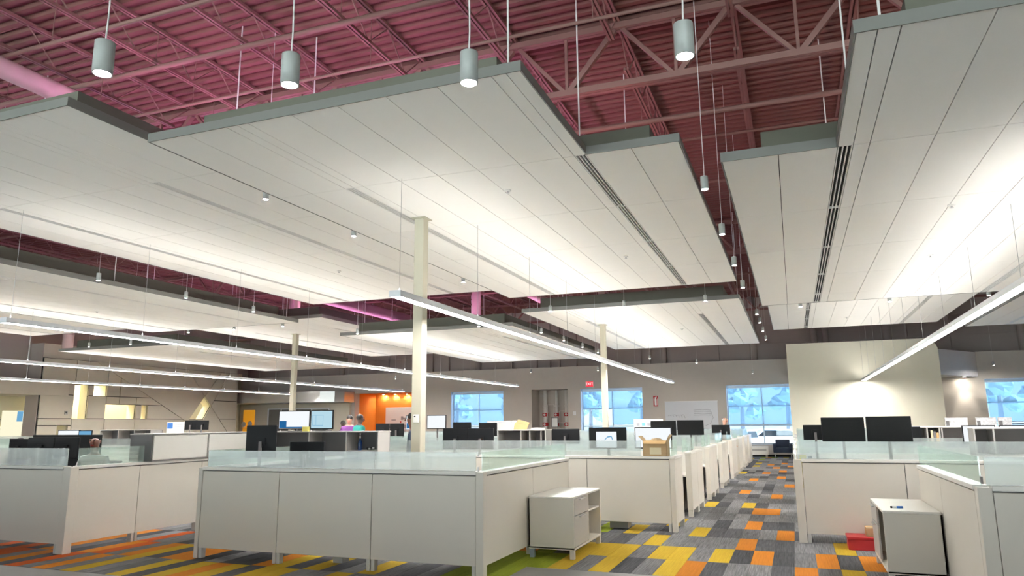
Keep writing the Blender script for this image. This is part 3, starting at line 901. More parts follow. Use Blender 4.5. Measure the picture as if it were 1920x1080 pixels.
def car(x, y, rz, m, label):
    t = thing('parked_car', label, 'car', (x, y, -0.35), rz, 'parked cars')
    obj('body', G().prism([(-2.2, 0.35), (2.2, 0.35), (2.25, 0.75), (1.9, 0.95), (1.0, 1.02), (0.5, 1.5), (-1.3, 1.52), (-2.0, 1.0), (-2.25, 0.85)], 'y', -0.88, 0.88), m, t, bevel=0.06, seg=2, local=True)
    obj('window_glass', G().prism([(-1.75, 1.05), (0.88, 1.05), (0.44, 1.43), (-1.22, 1.44)], 'y', -0.9, 0.9), M_BLACK, t, local=True)
    for sx in (-1.35, 1.35):
        for sy in (-0.86, 0.86):
            w = obj('wheel', G().tube([(sx, sy - 0.1, 0.33), (sx, sy + 0.1, 0.33)], 0.33, 16), M_TYRE, t, local=True)
            obj('hub_cap', G().tube([(sx, sy - 0.11, 0.33), (sx, sy + 0.11, 0.33)], 0.18, 12), M_FIX, w, local=True)
    obj('head_lamp', B(2.18, 2.26, -0.8, -0.4, 0.68, 0.85), M_PAPER, t, local=True)
    obj('tail_lamp', B(-2.27, -2.2, -0.8, -0.4, 0.75, 0.92), M_RED, t, local=True)


car(-20.6, 50, 0.1, M_CARW, 'white car parked outside the leftmost window')
car(-11.3, 50, 0.05, M_CARW, 'white car parked outside the exit window')
car(-3.3, 48.5, 1.35, M_CARG, 'grey blue car parked outside the aisle window')
car(-0.9, 53.5, 0.2, M_CARW, 'white car parked behind the grey blue one outside the aisle window')
car(14.6, 51, 0.1, M_CARW, 'white car parked outside the far right window')

# ------------------------------------------------------------------ ceiling canopies
COLS = [(0.0, .595, 'e'), (.595, 1.19, 'e'), (1.19, 1.34, 'd'), (1.34, 1.50, 'f')] + [(1.5 + .61 * k, 2.11 + .61 * k, 'p') for k in range(5)] + [(4.55, 4.71, 'f'), (4.71, 4.86, 'd'), (4.86, 5.455, 'e'), (5.455, 6.05, 'e')]
PM = {}


def panel_mesh(w, l):
    k = (round(w, 3), round(l, 3))
    if k not in PM:
        j = 0.0045
        PM[k] = B(j, w - j, j, l - j, 0, 0.02).mesh('panel')
        PM[k].materials.append(M_PANEL)
    return PM[k]


def grille_mesh(w, l):
    k = ('g', round(w, 3), round(l, 3))
    if k not in PM:
        g = G()
        for i in range(4):
            g.box(0.003 + i * 0.0442, 0.003 + i * 0.0442 + 0.0115, 0.004, l - 0.004, 0.0, 0.03)
        g.box(0.004, w - 0.004, 0.002, 0.012, 0.001, 0.029).box(0.004, w - 0.004, l - 0.012, l - 0.002, 0.001, 0.029)
        PM[k] = g.mesh('slot_diffuser')
        PM[k].materials.append(M_SLOT)
    return PM[k]


def canopy(x0, y0, y1, z, nL, nR, label):
    t = thing('ceiling_canopy', label, 'ceiling canopy', (x0, y0, z), group='suspended ceiling canopies')
    L = y1 - y0
    ys = [0.0]
    while ys[-1] < L - 0.3:
        ys.append(min(ys[-1] + 2.44, L))
    for ci, (a, b_, kd) in enumerate(COLS):
        left = ci < 6
        notch = (nL and ci < 2) or (nR and ci > 10)
        for r in range(len(ys) - 1):
            if r == 0 and notch:
                continue
            w, l = b_ - a, ys[r + 1] - ys[r]
            if kd == 'd' and r > 0:
                obj('slot_diffuser', grille_mesh(w, l), None, t, local=True, loc=(a, ys[r], 0.0))
            else:
                obj('panel' if kd in 'ep' else 'filler_panel', panel_mesh(w, l), None, t, local=True, loc=(a, ys[r], 0.0))
    n1 = 2.44
    xa, xb = (1.19 if nL else 0.0), (4.86 if nR else 6.05)
    out = [(xa, 0.0), (xb, 0.0)]
    if nR:
        out += [(4.86, n1), (6.05, n1)]
    out += [(6.05, L), (0.0, L)]
    if nL:
        out += [(0.0, n1), (1.19, n1)]
    obj('backing_sheet', G().prism(out, 'z', 0.035, 0.05), M_DARK, t, local=True)
    n = len(out)
    for i in range(n):
        a, b_ = out[i], out[(i + 1) % n]
        if abs(a[1] - b_[1]) < 1e-6:
            s = -1 if b_[0] > a[0] else 1
            yy = sorted((a[1], a[1] + s * 0.014))
            xx = sorted((a[0], b_[0]))
            obj('edge_trim', B(xx[0] - 0.014, xx[1] + 0.014, yy[0], yy[1], -0.004, 0.105), M_TRIM, t, local=True)
        else:
            s = 1 if b_[1] > a[1] else -1
            xx = sorted((a[0], a[0] + s * 0.014))
            yy = sorted((a[1], b_[1]))
            obj('edge_trim', B(xx[0], xx[1], yy[0], yy[1], -0.004, 0.105), M_TRIM, t, local=True)
    obj('top_board', G().prism(out, 'z', 0.09, 0.1), M_PLEN, t, local=True)
    d = 0.42
    ins = [(xa + d, d), (xb - d, d)]
    if nR:
        ins += [(4.86 - d, n1 + d), (6.05 - d, n1 + d)]
    ins += [(6.05 - d, L - d), (d, L - d)]
    if nL:
        ins += [(d, n1 + d), (1.19 + d, n1 + d)]
    obj('plenum_box', G().prism(ins, 'z', 0.1, 0.45), M_PLEN, t, local=True)
    for sx in (xa + 0.2, xb - 0.2):
        for yy in (2.9, L / 2, L - 0.3):
            if 0.2 < yy < L and z + 0.1 < 7.9:
                obj('hanger_rod', G().tube([(sx, yy, 0.1), (sx, yy, 8.03 - z)], 0.011, 6), M_CORD, t, local=True)
    if nR or nL:
        obj('hanger_rod', G().tube([(xb - 0.2 if nR else xa + 0.2, 0.2, 0.1), (xb - 0.2 if nR else xa + 0.2, 0.2, 8.03 - z)], 0.011, 6), M_CORD, t, local=True)
    return t


CAN = [(-7.14, 6.19, 18.37, 5.12, 0, 1, 'large white canopy over the centre, nearest the front column'),
       (-0.545, 5.57, 18.97, 4.556, 1, 0, 'large white canopy at upper right, lowest of the front ones'),
       (-13.7, 5.47, 18.40, 5.38, 1, 0, 'white canopy at upper left, partly behind the centre one'),
       (-7.17, 19.45, 31.30, 4.865, 0, 0, 'rear white canopy pierced by the slim column before the exit window'),
       (-13.7, 19.90, 31.60, 4.56, 0, 0, 'rear white canopy left of centre behind the front column'),
       (-0.545, 19.5, 32.20, 5.49, 0, 0, 'rear white canopy above the yellow wall'),
       (-20.4, 5.5, 18.50, 4.865, 0, 0, 'brightly lit white canopy at middle left'),
       (-20.35, 19.65, 32.35, 5.18, 0, 0, 'rear white canopy pierced by the left slim column'),
       (-27.0, 20.1, 32.20, 4.63, 0, 0, 'far left rear canopy in front of the feature wall'),
       (-26.5, 6.0, 18.60, 5.06, 0, 0, 'far left front canopy, mostly out of view'),
       (6.05, 18.5, 30.10, 5.02, 0, 0, 'far right rear canopy beyond the right light')]
for a in CAN:
    canopy(*a)

# magenta strips on top of the canopies that colour the roof steel
for k, (x, y0, y1, z, lb) in enumerate([
        (-5.6, 7.2, 17.5, 5.12, 'centre canopy'), (-2.6, 9.5, 17.5, 5.12, 'centre canopy right side'), (-12.2, 8.6, 17.5, 5.38, 'upper left canopy left side'), (-8.8, 6.6, 17.5, 5.38, 'upper left canopy right side'),
        (-11.5, 21, 30.5, 4.56, 'rear canopy behind the front column'), (-9.0, 21, 30.5, 4.56, 'rear canopy behind the front column, right side'),
        (-16.0, 8, 17.5, 4.865, 'middle left canopy right side'), (-18.8, 8, 17.5, 4.865, 'middle left canopy left side'), (-17.4, 21, 31, 5.18, 'rear canopy by the left column'), (-24.0, 21, 31, 4.63, 'far left rear canopy'),
        (2.5, 8.2, 17.5, 4.556, 'upper right canopy'), (-4.2, 21, 30, 4.865, 'rear canopy of the slim column')]):
    z += 0.47
    t = thing('led_uplight', '%s strip uplight lying on top of the %s' % ('rose' if x > -5 else 'magenta', lb), 'light', (x, (y0 + y1) / 2, z - 0.02), group='magenta strip uplights')
    obj('channel', B(x - 0.05, x + 0.05, y0, y1, z - 0.02, z + 0.0), M_FIX, t)
    obj('led_tape', B(x - 0.03, x + 0.03, y0 + 0.02, y1 - 0.02, z, z + 0.012), E_AMBER if x > -5 else E_PINK, t)

# small sprinkler heads and detectors on the canopies
for k, (x, y, z, lb) in enumerate([(-12.05, 7.3, 5.38, 'upper left canopy near its left slot'), (-3.75, 9.6, 5.12, 'centre canopy ahead of the second seam'), (-3.05, 14.6, 5.12, 'centre canopy near its rear edge'), (2.45, 14.2, 4.556, 'upper right canopy toward its rear'), (2.2, 10.9, 4.556, 'upper right canopy near the middle'), (-3.4, 25.2, 4.865, 'rear canopy of the slim column'), (-10.1, 14.5, 5.38, 'upper left canopy toward its rear'), (2.1, 29.3, 5.49, 'rear canopy above the yellow wall'), (-18.0, 14.4, 4.865, 'brightly lit middle left canopy')]):
    t = thing('sprinkler', 'tiny white sprinkler under the %s' % lb, 'sprinkler', (x, y, z), group='sprinkler heads')
    obj('escutcheon', G().lathe([(0.05, 0.0), (0.05, -0.012), (0.02, -0.02)], (x, y, z), 14), M_SLOT, t)
    obj('deflector', G().lathe([(0.012, -0.018), (0.012, -0.04), (0.028, -0.042), (0.028, -0.046)], (x, y, z), 12), M_WIRE, t)

# ------------------------------------------------------------------ linear pendant lights


def linear(x, y0, y1, label, ztop):
    z = 3.40
    t = thing('linear_pendant', label, 'pendant light', (x, y0, z), group='long linear pendants')
    L, w, h = y1 - y0, 0.175, 0.085
    hw = w / 2
    obj('housing', G().box(-hw, -hw + 0.012, 0, L, 0.0, h).box(hw - 0.012, hw, 0, L, 0.0, h).box(-hw + 0.012, hw - 0.012, 0.0, L, h * 0.4, h * 0.5).box(-hw + 0.012, -0.0745, 0.0, L, 0.0, 0.008).box(0.0745, hw - 0.012, 0.0, L, 0.0, 0.008), M_FIX, t, local=True)
    for yy in (0.0, L - 0.006):
        obj('end_cap', B(-hw - 0.002, hw + 0.002, yy - 0.003, yy + 0.009, -0.002, h + 0.002), M_FIX, t, local=True)
    obj('lower_lens', B(-0.0745, 0.0745, 0.01, L - 0.01, 0.003, 0.007), E_DOWN, t, local=True)
    obj('upper_lens', B(-0.06, 0.06, 0.01, L - 0.01, h * 0.55, h * 0.6), E_UP, t, local=True)
    n = int(L / 2.44)
    for k in range(n + 1):
        yy = 0.12 + k * (L - 0.24) / n
        zt = 8.0
        for (cx0, cy0, cy1, cz, *_r) in CAN:
            if cx0 < x < cx0 + 6.05 and cy0 < y0 + yy < cy1:
                zt = cz
        wv = obj('suspension_wire', G().tube([(0, yy, h * 0.5), (0, yy, zt - z)], 0.0035, 4), M_WIRE, t, local=True)
        obj('gripper', G().tube([(0, yy, h * 0.5), (0, yy, h * 0.5 + 0.09)], 0.009, 8), M_FIX, wv, local=True)


linear(-4.95, 8.42, 32.7, 'long white linear pendant passing in front of the front column', 5.1)
linear(2.94, 8.4, 34.95, 'long linear pendant at right ending at the yellow wall', 4.5)
linear(-12.15, 8.0, 32.2, 'long linear pendant at left, nearest of the left three', 5.3)
linear(-19.55, 8.4, 34.4, 'long linear pendant at left, middle of the left three', 4.8)
linear(-26.7, 8.4, 34.1, 'long linear pendant at left, lowest and farthest of the left three', 5.0)

# ------------------------------------------------------------------ cylinder pendant downlights
pb = G().lathe([(0.001, 0.168), (0.046, 0.168), (0.047, 0.165), (0.047, 0.0), (0.040, 0.0), (0.038, 0.018), (0.001, 0.018)], n=24).mesh('cylinder_body')
pb.materials.append(M_PENDB)
for p in pb.polygons:
    p.use_smooth = len(p.vertices) == 4 and abs(p.normal.z) < 0.5
pl_ = G().lathe([(0.0001, 0.006), (0.036, 0.006)], n=20).mesh('lens')
pl_.materials.append(E_PEND)


def pendant(x, y, z, label, zt=8.075):
    t = thing('cylinder_pendant', label, 'pendant light', (x, y, z), group='small cylinder pendants')
    obj('cylinder_body', pb, None, t, local=True)
    obj('lens', pl_, None, t, local=True)
    obj('cord', G().tube([(0, 0, 0.168), (0.004, 0, 0.30), (0.0, 0, 0.5), (0, 0, zt - z)], 0.0045, 6), M_CORD, t, local=True)
    obj('cord_grip', G().lathe([(0.012, 0.166), (0.009, 0.185)], n=10), M_CORD, t, local=True)


for k, (x, y) in enumerate([(-3.06, 2.345), (-2.285, 2.79), (-1.425, 3.113), (-0.359, 3.249)]):
    pendant(x, y, 3.40, ['big cylinder pendant at the top left corner of the view', 'big cylinder pendant left of the centre canopy edge', 'big cylinder pendant against the front edge of the centre canopy', 'big cylinder pendant highest in view, against the roof girder'][k])
for k in range(8):
    y = [8.77, 11.1, 13.5, 15.9, 22.7, 24.7, 27.1, 30.1][k]
    pendant(-0.82, y, 4.50 if k < 4 else 4.86, 'cylinder pendant over the carpet aisle, %s from the front' % ORD[k])
for k, y in enumerate((8.62, 11.05, 13.45, 15.87)):
    pendant(-7.40, y, 5.13, 'cylinder pendant in the gap left of the centre canopy, %s from the front' % ORD[k])
for k, y in enumerate((8.8, 11.2, 13.68, 16.14)):
    pendant(-14.06, y, 4.845, 'cylinder pendant in the gap right of the middle left canopy, %s from the front' % ORD[k])
for k, x in enumerate((-6.23, -4.11, -1.95)):
    pendant(x, 19.2, 4.80, 'cylinder pendant before the rear centre canopy, %s from the left' % ORD[k])
for k, x in enumerate((-12.8, -10.7, -8.57)):
    pendant(x, 19.5, 4.53, 'cylinder pendant before the rear canopy left of centre, %s from the left' % ORD[k])
for k, y in enumerate((21.88, 24.35, 26.8, 29.2)):
    pendant(-7.42, y, 4.55, 'cylinder pendant between the two rear centre canopies, %s from the front' % ORD[k])
for k, x in enumerate((0.35, 2.35, 4.4)):
    pendant(x, 19.22, 4.50, 'cylinder pendant behind the upper right canopy, %s from the left' % ORD[k])
for k, x in enumerate((-19.4, -17.4, -15.4)):
    pendant(x, 19.1, 4.86, 'cylinder pendant behind the middle left canopy, %s from the left' % ORD[k])
for k, x in enumerate((-24.5, -22.4)):
    pendant(x, 19.4, 4.62, 'cylinder pendant before the far left rear canopy, %s from the left' % ORD[k])
for k, (x, y) in enumerate([(-21.3, 36.5), (-17.0, 36.5), (-13.0, 36.5), (-9.3, 36.5), (-6.6, 36.5), (-4.3, 36.5), (-1.7, 36.5)]):
    pendant(x * 0.948, 34.6, 1.69 + ([4.25, 4.1, 4.35, 4.35, 4.85, 4.55, 3.95][k] - 1.69) * 0.948, 'tiny cylinder pendant along the window wall, %s from the left' % ORD[k])
pendant(8.2, 36.6, 4.0, 'tiny cylinder pendant near the far right window')
pendant(-26.7, 36.0, 3.95, 'tiny cylinder pendant near the curved metal soffit')

# ------------------------------------------------------------------ workstations
ZP = 1.113   # top of the panels, under the rail
ZR = 1.155   # top of the rail


def leg(t, x0, x1, y0, y1, m=None):
    obj('leg', B(x0, x1, y0, y1, 0.0, 0.13), m or M_LEG, t, bevel=0.004)


def run_x(t, y, xs, gz=1.385, s=1, frost=True, gx=None, pm=None):
    """panels along X whose outer face is the plane y; s=+1 faces the viewer (-Y)"""
    for a, b_ in zip(xs[:-1], xs[1:]):
        obj('panel', B(a + 0.004, b_ - 0.004, *sorted((y, y + s * 0.025)), 0.13, ZP - 0.012), pm or M_CAB, t, bevel=0.003)
    obj('carcass', B(xs[0] + 0.01, xs[-1] - 0.01, *sorted((y + s * 0.03, y + s * 0.085)), 0.14, ZP), M_DGREY, t)
    obj('top_rail', B(xs[0] - 0.004, xs[-1] + 0.004, *sorted((y - s * 0.012, y + s * 0.11)), ZP, ZR), M_CABW, t, bevel=0.006, seg=2)
    for x in xs:
        for q in (-0.055, 0.008):
            leg(t, x + q, x + q + 0.047, *sorted((y + s * 0.005, y + s * 0.085)))
    if gz:
        gx = gx or [xs[0], xs[-1]]
        for a, b_ in zip(gx[:-1], gx[1:]):
            obj('glass_screen', B(a + 0.004, b_ - 0.004, *sorted((y + s * 0.05, y + s * 0.06)), ZR, gz), M_FROST if frost else M_CLEAR, t)


def run_y(t, x, ys, gz=1.385, s=1, frost=False, gy=None):
    """panels along Y whose outer face is the plane x; s=+1 faces +X"""
    for a, b_ in zip(ys[:-1], ys[1:]):
        obj('panel', B(*sorted((x, x - s * 0.025)), a + 0.004, b_ - 0.004, 0.13, ZP - 0.012), M_CAB, t, bevel=0.003)
    obj('carcass', B(*sorted((x - s * 0.03, x - s * 0.085)), ys[0] + 0.01, ys[-1] - 0.01, 0.14, ZP), M_DGREY, t)
    obj('top_rail', B(*sorted((x + s * 0.012, x - s * 0.11)), ys[0] - 0.004, ys[-1] + 0.004, ZP, ZR), M_CABW, t, bevel=0.006, seg=2)
    for y in ys[1:]:
        for q in (-0.055, 0.008):
            leg(t, *sorted((x - s * 0.005, x - s * 0.085)), y + q, y + q + 0.047)
    if gz:
        gy = gy or [ys[0], ys[-1]]
        for a, b_ in zip(gy[:-1], gy[1:]):
            obj('glass_screen', B(*sorted((x - s * 0.05, x - s * 0.06)), a + 0.004, b_ - 0.004, ZR, gz), M_FROST if frost else M_CLEAR, t)


def post(t, x0, x1, y0, y1, z1=ZP + 0.03):
    obj('corner_post', B(x0, x1, y0, y1, 0.0, z1), M_CAB, t, bevel=0.006, seg=2)


def top(t, x0, x1, y0, y1, z=0.735):
    obj('worktop', B(x0, x1, y0, y1, z - 0.03, z), M_CABW, t, bevel=0.004)


def drop(t, x, y):
    """desk leg under a worktop"""
    obj('desk_leg', B(x - 0.03, x + 0.03, y - 0.03, y + 0.03, 0, 0.705), M_GREY, t)


# front island
t = thing('workstation_island', 'cream workstation island with frosted glass top in the centre foreground', 'workstation', (-5.4, 7.75, 0), group='panelled workstations')
run_x(t, 7.70, [-7.38, -6.14, -4.78, -3.42], 1.365, gx=[-7.36, -4.78, -3.44])
post(t, -7.45, -7.385, 7.695, 7.80)
post(t, -3.42, -3.325, 7.695, 7.80)
run_y(t, -3.33, [7.80, 9.38, 11.05], 1.365, gy=[7.79, 11.03])
run_y(t, -7.45, [7.80, 9.38, 10.9], 1.365, s=-1, gy=[7.81, 9.6])
top(t, -7.33, -3.45, 7.80, 8.55)
top(t, -4.2, -3.45, 8.55, 11.0)
drop(t, -5.4, 8.5)
drop(t, -4.15, 10.9)
obj('glass_clip', B(-3.425, -3.41, 7.745, 7.77, ZR, ZR + 0.05), M_WIRE, t)
obj('glass_clip', B(-3.425, -3.41, 7.745, 7.77, 1.32, 1.37), M_WIRE, t)
obj('beam_foot', B(-5.5, -5.36, 8.0, 8.14, 0, 0.7), M_GREY, t)

# left cluster
t = thing('workstation_cluster', 'cream workstation at lower left with green tinted glass top', 'workstation', (-11.5, 7.4, 0), group='panelled workstations')
run_x(t, 7.30, [-14.3, -12.9, -11.4, -9.46], 1.395, gx=[-14.3, -11.9, -9.47])
post(t, -9.46, -9.32, 7.295, 7.42)
run_y(t, -9.33, [7.42, 8.45, 9.7, 10.9], 1.395, gy=[7.44, 8.55])
top(t, -14.2, -9.45, 7.4, 8.1)
drop(t, -11.5, 8.05)

# second row, left of the aisle
t = thing('workstation_row', 'cream panelled workstation behind the island, with a cardboard box on its corner', 'workstation', (-5, 11.9, 0), group='panelled workstations')
run_x(t, 11.82, [-8.4, -6.7, -5.0, -3.25, -1.90], 1.40, gx=[-8.4, -5.9, -3.9, -2.35])
post(t, -1.90, -1.82, 11.815, 11.93)
obj('end_panel', B(-1.85, -1.82, 11.93, 12.65, 0.12, ZP), M_CAB, t, bevel=0.004)
obj('end_cap', B(-1.93, -1.812, 11.81, 12.66, ZP, ZR), M_CABW, t, bevel=0.006)
obj('glass_screen', B(-1.90, -1.89, 11.95, 12.6, ZR, 1.40), M_CLEAR, t)
leg(t, -1.90, -1.82, 12.56, 12.64)
top(t, -8.35, -1.92, 11.92, 12.62)
obj('centre_pedestal', B(-2.95, -2.65, 12.05, 12.3, 0.0, 0.7), M_GREY, t)
drop(t, -5.2, 12.5)

# second row, right of the aisle
t = thing('workstation_row', 'cream panelled workstation right of the aisle with two dark monitors above', 'workstation', (3, 11.5, 0), group='panelled workstations')
run_x(t, 11.39, [0.05, 1.36, 2.9, 4.4, 5.9], 1.40, gx=[0.0, 3.0, 5.9])
post(t, -0.06, 0.05, 11.385, 11.50)
obj('end_panel', B(-0.06, -0.03, 11.5, 12.3, 0.12, ZP), M_CAB, t, bevel=0.004)
obj('glass_screen', B(-0.03, -0.02, 11.47, 12.2, ZR, 1.40), M_CLEAR, t)
top(t, 0.0, 5.85, 11.5, 12.25)
drop(t, 3.0, 12.2)

# right front
t = thing('workstation_corner', 'grey lit workstation corner cropped at the right edge', 'workstation', (3, 7.2, 0), group='panelled workstations')
run_x(t, 7.10, [1.47, 2.9, 4.3, 5.6], 1.385, gx=[1.44, 3.4, 5.6])
post(t, 1.36, 1.47, 7.095, 7.20)
run_y(t, 1.36, [7.20, 8.79, 10.2], 1.385, s=-1, gy=[7.19, 10.4])
top(t, 1.48, 5.6, 7.2, 7.95)
top(t, 1.48, 2.15, 7.95, 10.15)
drop(t, 3.2, 7.9)
drop(t, 2.1, 10.1)
obj('glass_clip', B(1.41, 1.425, 7.16, 7.19, ZR + 0.01, ZR + 0.07), M_DGREY, t)


# benches further back
def bench(x0, x1, y0, label, near='r', gz=1.39, dep=1.75):
    t = thing('desk_bench', label, 'desk', ((x0 + x1) / 2, y0, 0), group='desk benches')
    h = dep / 2
    for xx, s in ((x0, 1), (x1 - 0.1, 1)):
        for ya, yb in ((y0, y0 + h - 0.005), (y0 + h + 0.005, y0 + dep)):
            obj('end_panel', B(xx, xx + 0.1, ya, yb, 0.12, ZP), M_CAB, t, bevel=0.006)
            obj('end_cap', B(xx - 0.008, xx + 0.108, ya - 0.004, yb + 0.004, ZP, ZR - 0.01), M_CABW, t, bevel=0.004)
            for yy in (ya + 0.01, yb - 0.09):
                leg(t, xx + 0.005, xx + 0.095, yy, yy + 0.08, M_CAB)
    for ya, yb in ((y0 + 0.06, y0 + h - 0.06), (y0 + h + 0.06, y0 + dep - 0.06)):
        obj('worktop', B(x0 + 0.1, x1 - 0.1, ya, yb, 0.705, 0.735), M_CABW, t)
    obj('spine_panel', B(x0 + 0.1, x1 - 0.1, y0 + h - 0.035, y0 + h + 0.035, 0.2, ZR - 0.03), M_CABW, t)
    n = max(1, round((x1 - x0) / 1.7))
    for k in range(n):
        a, b_ = x0 + 0.1 + k * (x1 - x0 - 0.2) / n, x0 + 0.1 + (k + 1) * (x1 - x0 - 0.2) / n
        obj('glass_screen', B(a + 0.005, b_ - 0.005, y0 + h - 0.006, y0 + h + 0.006, ZR - 0.03, gz), M_FROST, t)
    sx = x1 - 0.16 if near == 'r' else x0 + 0.15
    for ya, yb in ((y0 + 0.06, y0 + h - 0.1), (y0 + h + 0.1, y0 + dep - 0.06)):
        obj('side_screen', B(sx, sx + 0.01, ya, yb, ZR - 0.01, gz), M_CLEAR, t)
    obj('pedestal', B(sx - (0.5 if near == 'r' else -0.05), sx - (0.05 if near == 'r' else -0.5), y0 + 0.1, y0 + h - 0.1, 0.08, 0.68), M_GREY, t)


for k in range(7):
    bench(-9.05, -1.82, 13.77 + 3.05 * k + (0.3 if k == 3 else 0), '%s desk bench left of the aisle behind the cardboard box' % ORD[k])
for k in range(7):
    bench(-0.06, 6.3, 13.4 + 3.0 * k, '%s desk bench right of the aisle behind the two dark monitors' % ORD[k], 'l')
for k in range(6):
    bench(-17.4, -9.35, 12.7 + 3.05 * k, '%s desk bench behind the left cluster, left of the front column' % ORD[k])
for k in range(5):
    bench(-26.2, -19.4, 13.0 + 3.3 * k, '%s desk bench toward the feature wall' % ORD[k])


# ------------------------------------------------------------------ storage
def handle(parent, x, y0, y1, z, s):
    obj('handle', B(*sorted((x, x + s * 0.03)), y0, y1, z, z + 0.012), M_METAL, parent, bevel=0.003)


def credenza(x0, x1, y0, y1, zt, s, yd0, yd1, label):
    """low cabinet against a panel; its drawer and shelf side faces s*X; drawers span yd0..yd1, open shelves the rest"""
    t = thing('credenza', label, 'cabinet', ((x0 + x1) / 2, (y0 + y1) / 2, 0), group='low cabinets')
    xf = x1 if s > 0 else x0
    xb = x0 if s > 0 else x1
    obj('top', B(x0 - 0.004, x1 + 0.004, y0 - 0.004, y1 + 0.004, zt - 0.025, zt), M_CABW, t, bevel=0.004)
    for ya in (y0, y1 - 0.022):
        obj('side_panel', B(x0, x1, ya, ya + 0.022, 0.12, zt - 0.026), M_CAB, t)
    ydv = yd1 if yd0 < (y0 + y1) / 2 else yd0
    obj('divider', B(x0, x1, ydv - 0.011, ydv + 0.011, 0.12, zt - 0.026), M_CAB, t)
    obj('bottom_panel', B(x0, x1, y0, y1, 0.11, 0.135), M_CAB, t)
    obj('back_panel', B(*sorted((xb, xb + s * 0.012)), y0, y1, 0.12, zt - 0.026), M_CAB, t)
    ys0, ys1 = (ydv, y1) if yd0 < (y0 + y1) / 2 else (y0, ydv)
    obj('shelf', B(*sorted((xb, xf - s * 0.02)), ys0 + 0.01, ys1 - 0.02, 0.50, 0.522), M_CABW, t)
    for z0, z1 in ((0.145, 0.515), (0.525, zt - 0.03)):
        d = obj('drawer', B(*sorted((xf - s * 0.02, xf + s * 0.004)), yd0 + 0.024, yd1 - 0.014, z0, z1), M_GREY, t, bevel=0.003)
        ym = (yd0 + yd1) / 2
        handle(d, xf + s * 0.004, ym - 0.12, ym + 0.12, z1 - 0.025, s)
    for xx in (x0 + 0.005, x1 - 0.065):
        for yy in (y0 + 0.005, y1 - 0.065):
            obj('leg', B(xx, xx + 0.06, yy, yy + 0.06, 0, 0.112), M_BLUEG if xx < x0 + 0.1 and s > 0 else M_LEG, t, bevel=0.004)
    return t


credenza(-3.305, -2.70, 9.13, 10.50, 0.76, 1, 9.13, 9.84, 'low grey cabinet with two drawers and open shelves beside the front island')
credenza(0.80, 1.345, 8.82, 10.16, 0.75, -1, 9.47, 10.16, 'low cabinet with open shelf beside the right workstation corner, a pen on top')
t = thing('marker_pen', 'small blue and black marker lying on the right low cabinet', 'pen', (0.94, 9.08, 0.75))
obj('barrel', G().tube([(0.92, 9.07, 0.762), (1.0, 9.09, 0.762)], 0.010, 10), M_PAPER, t)
obj('cap', G().tube([(0.965, 9.081, 0.762), (1.025, 9.096, 0.762)], 0.012, 10), M_BLUE, t)
obj('end_plug', G().tube([(0.905, 9.066, 0.762), (0.92, 9.07, 0.762)], 0.011, 10), M_BLACK, t)
t = thing('red_box', 'shallow red box on the carpet under the right hand panel', 'box', (0.8, 11.15, 0))
obj('tray', B(0.55, 1.05, 10.98, 11.34, 0, 0.135), M_RED, t, bevel=0.004)
obj('lid', B(0.54, 1.06, 10.97, 11.35, 0.135, 0.17), M_RED, t, bevel=0.004)
t = thing('kraft_carton', 'small brown carton resting on the red box', 'box', (0.95, 11.15, 0.17))
obj('carton', B(0.79, 1.05, 11.05, 11.33, 0.17, 0.28), M_CARDB, t, bevel=0.003)
obj('tape', B(0.78, 1.052, 11.17, 11.21, 0.171, 0.2815), M_KRAFT, t)
# open cardboard box on the second row
t = thing('cardboard_box', 'open cardboard box with a pale label on the second row corner', 'box', (-2.11, 11.98, ZR), group='boxes')
x0, x1, y0, y1, z0, z1 = -2.31, -1.93, 11.815, 12.12, ZR, 1.40
for a in ((x0, x1, y0, y0 + 0.006), (x0, x1, y1 - 0.006, y1), (x0, x0 + 0.006, y0, y1), (x1 - 0.006, x1, y0, y1)):
    obj('side', B(*a, z0, z1), M_CARDB, t)
obj('base', B(x0, x1, y0, y1, z0, z0 + 0.006), M_CARDB, t)
obj('flap', G().add([(x0, y0, z1), (x0, y1, z1), (x0 - 0.07, y1, z1 + 0.07), (x0 - 0.07, y0, z1 + 0.07), (x0 + .004, y0, z1), (x0 + .004, y1, z1), (x0 - 0.066, y1, z1 + 0.074), (x0 - 0.066, y0, z1 + 0.074)], [(0, 1, 2, 3), (7, 6, 5, 4), (0, 4, 5, 1), (1, 5, 6, 2), (2, 6, 7, 3), (3, 7, 4, 0)]), M_CARDB, t)
obj('flap', G().add([(x1, y0, z1), (x1, y1, z1), (x1 + 0.05, y1, z1 + 0.09), (x1 + 0.05, y0, z1 + 0.09), (x1 - .004, y0, z1), (x1 - .004, y1, z1), (x1 + 0.046, y1, z1 + 0.094), (x1 + 0.046, y0, z1 + 0.094)], [(0, 1, 2, 3), (7, 6, 5, 4), (0, 4, 5, 1), (1, 5, 6, 2), (2, 6, 7, 3), (3, 7, 4, 0)]), M_CARDB, t)
obj('flap', G().add([(x0, y0, z1), (x1, y0, z1), (x1 - .02, y0 - 0.03, z1 - 0.05), (x0 + .02, y0 - 0.03, z1 - 0.05), (x0, y0 - .003, z1 + .002), (x1, y0 - .003, z1 + .002), (x1 - .02, y0 - 0.034, z1 - 0.05), (x0 + .02, y0 - 0.034, z1 - 0.05)], [(0, 1, 2, 3), (7, 6, 5, 4), (0, 4, 5, 1), (1, 5, 6, 2), (2, 6, 7, 3), (3, 7, 4, 0)]), M_KRAFT, t)
obj('label_sticker', B(-2.20, -2.02, y0 - 0.0015, y0, 1.185, 1.29), mat('label_tan', (0.60, 0.55, 0.38), 0.7), t)
obj('packing_sheet', G().blob((-2.12, 11.97, 1.37), 0.12, 10, 6, sz=0.5, jit=0.2), M_CARDB, t)


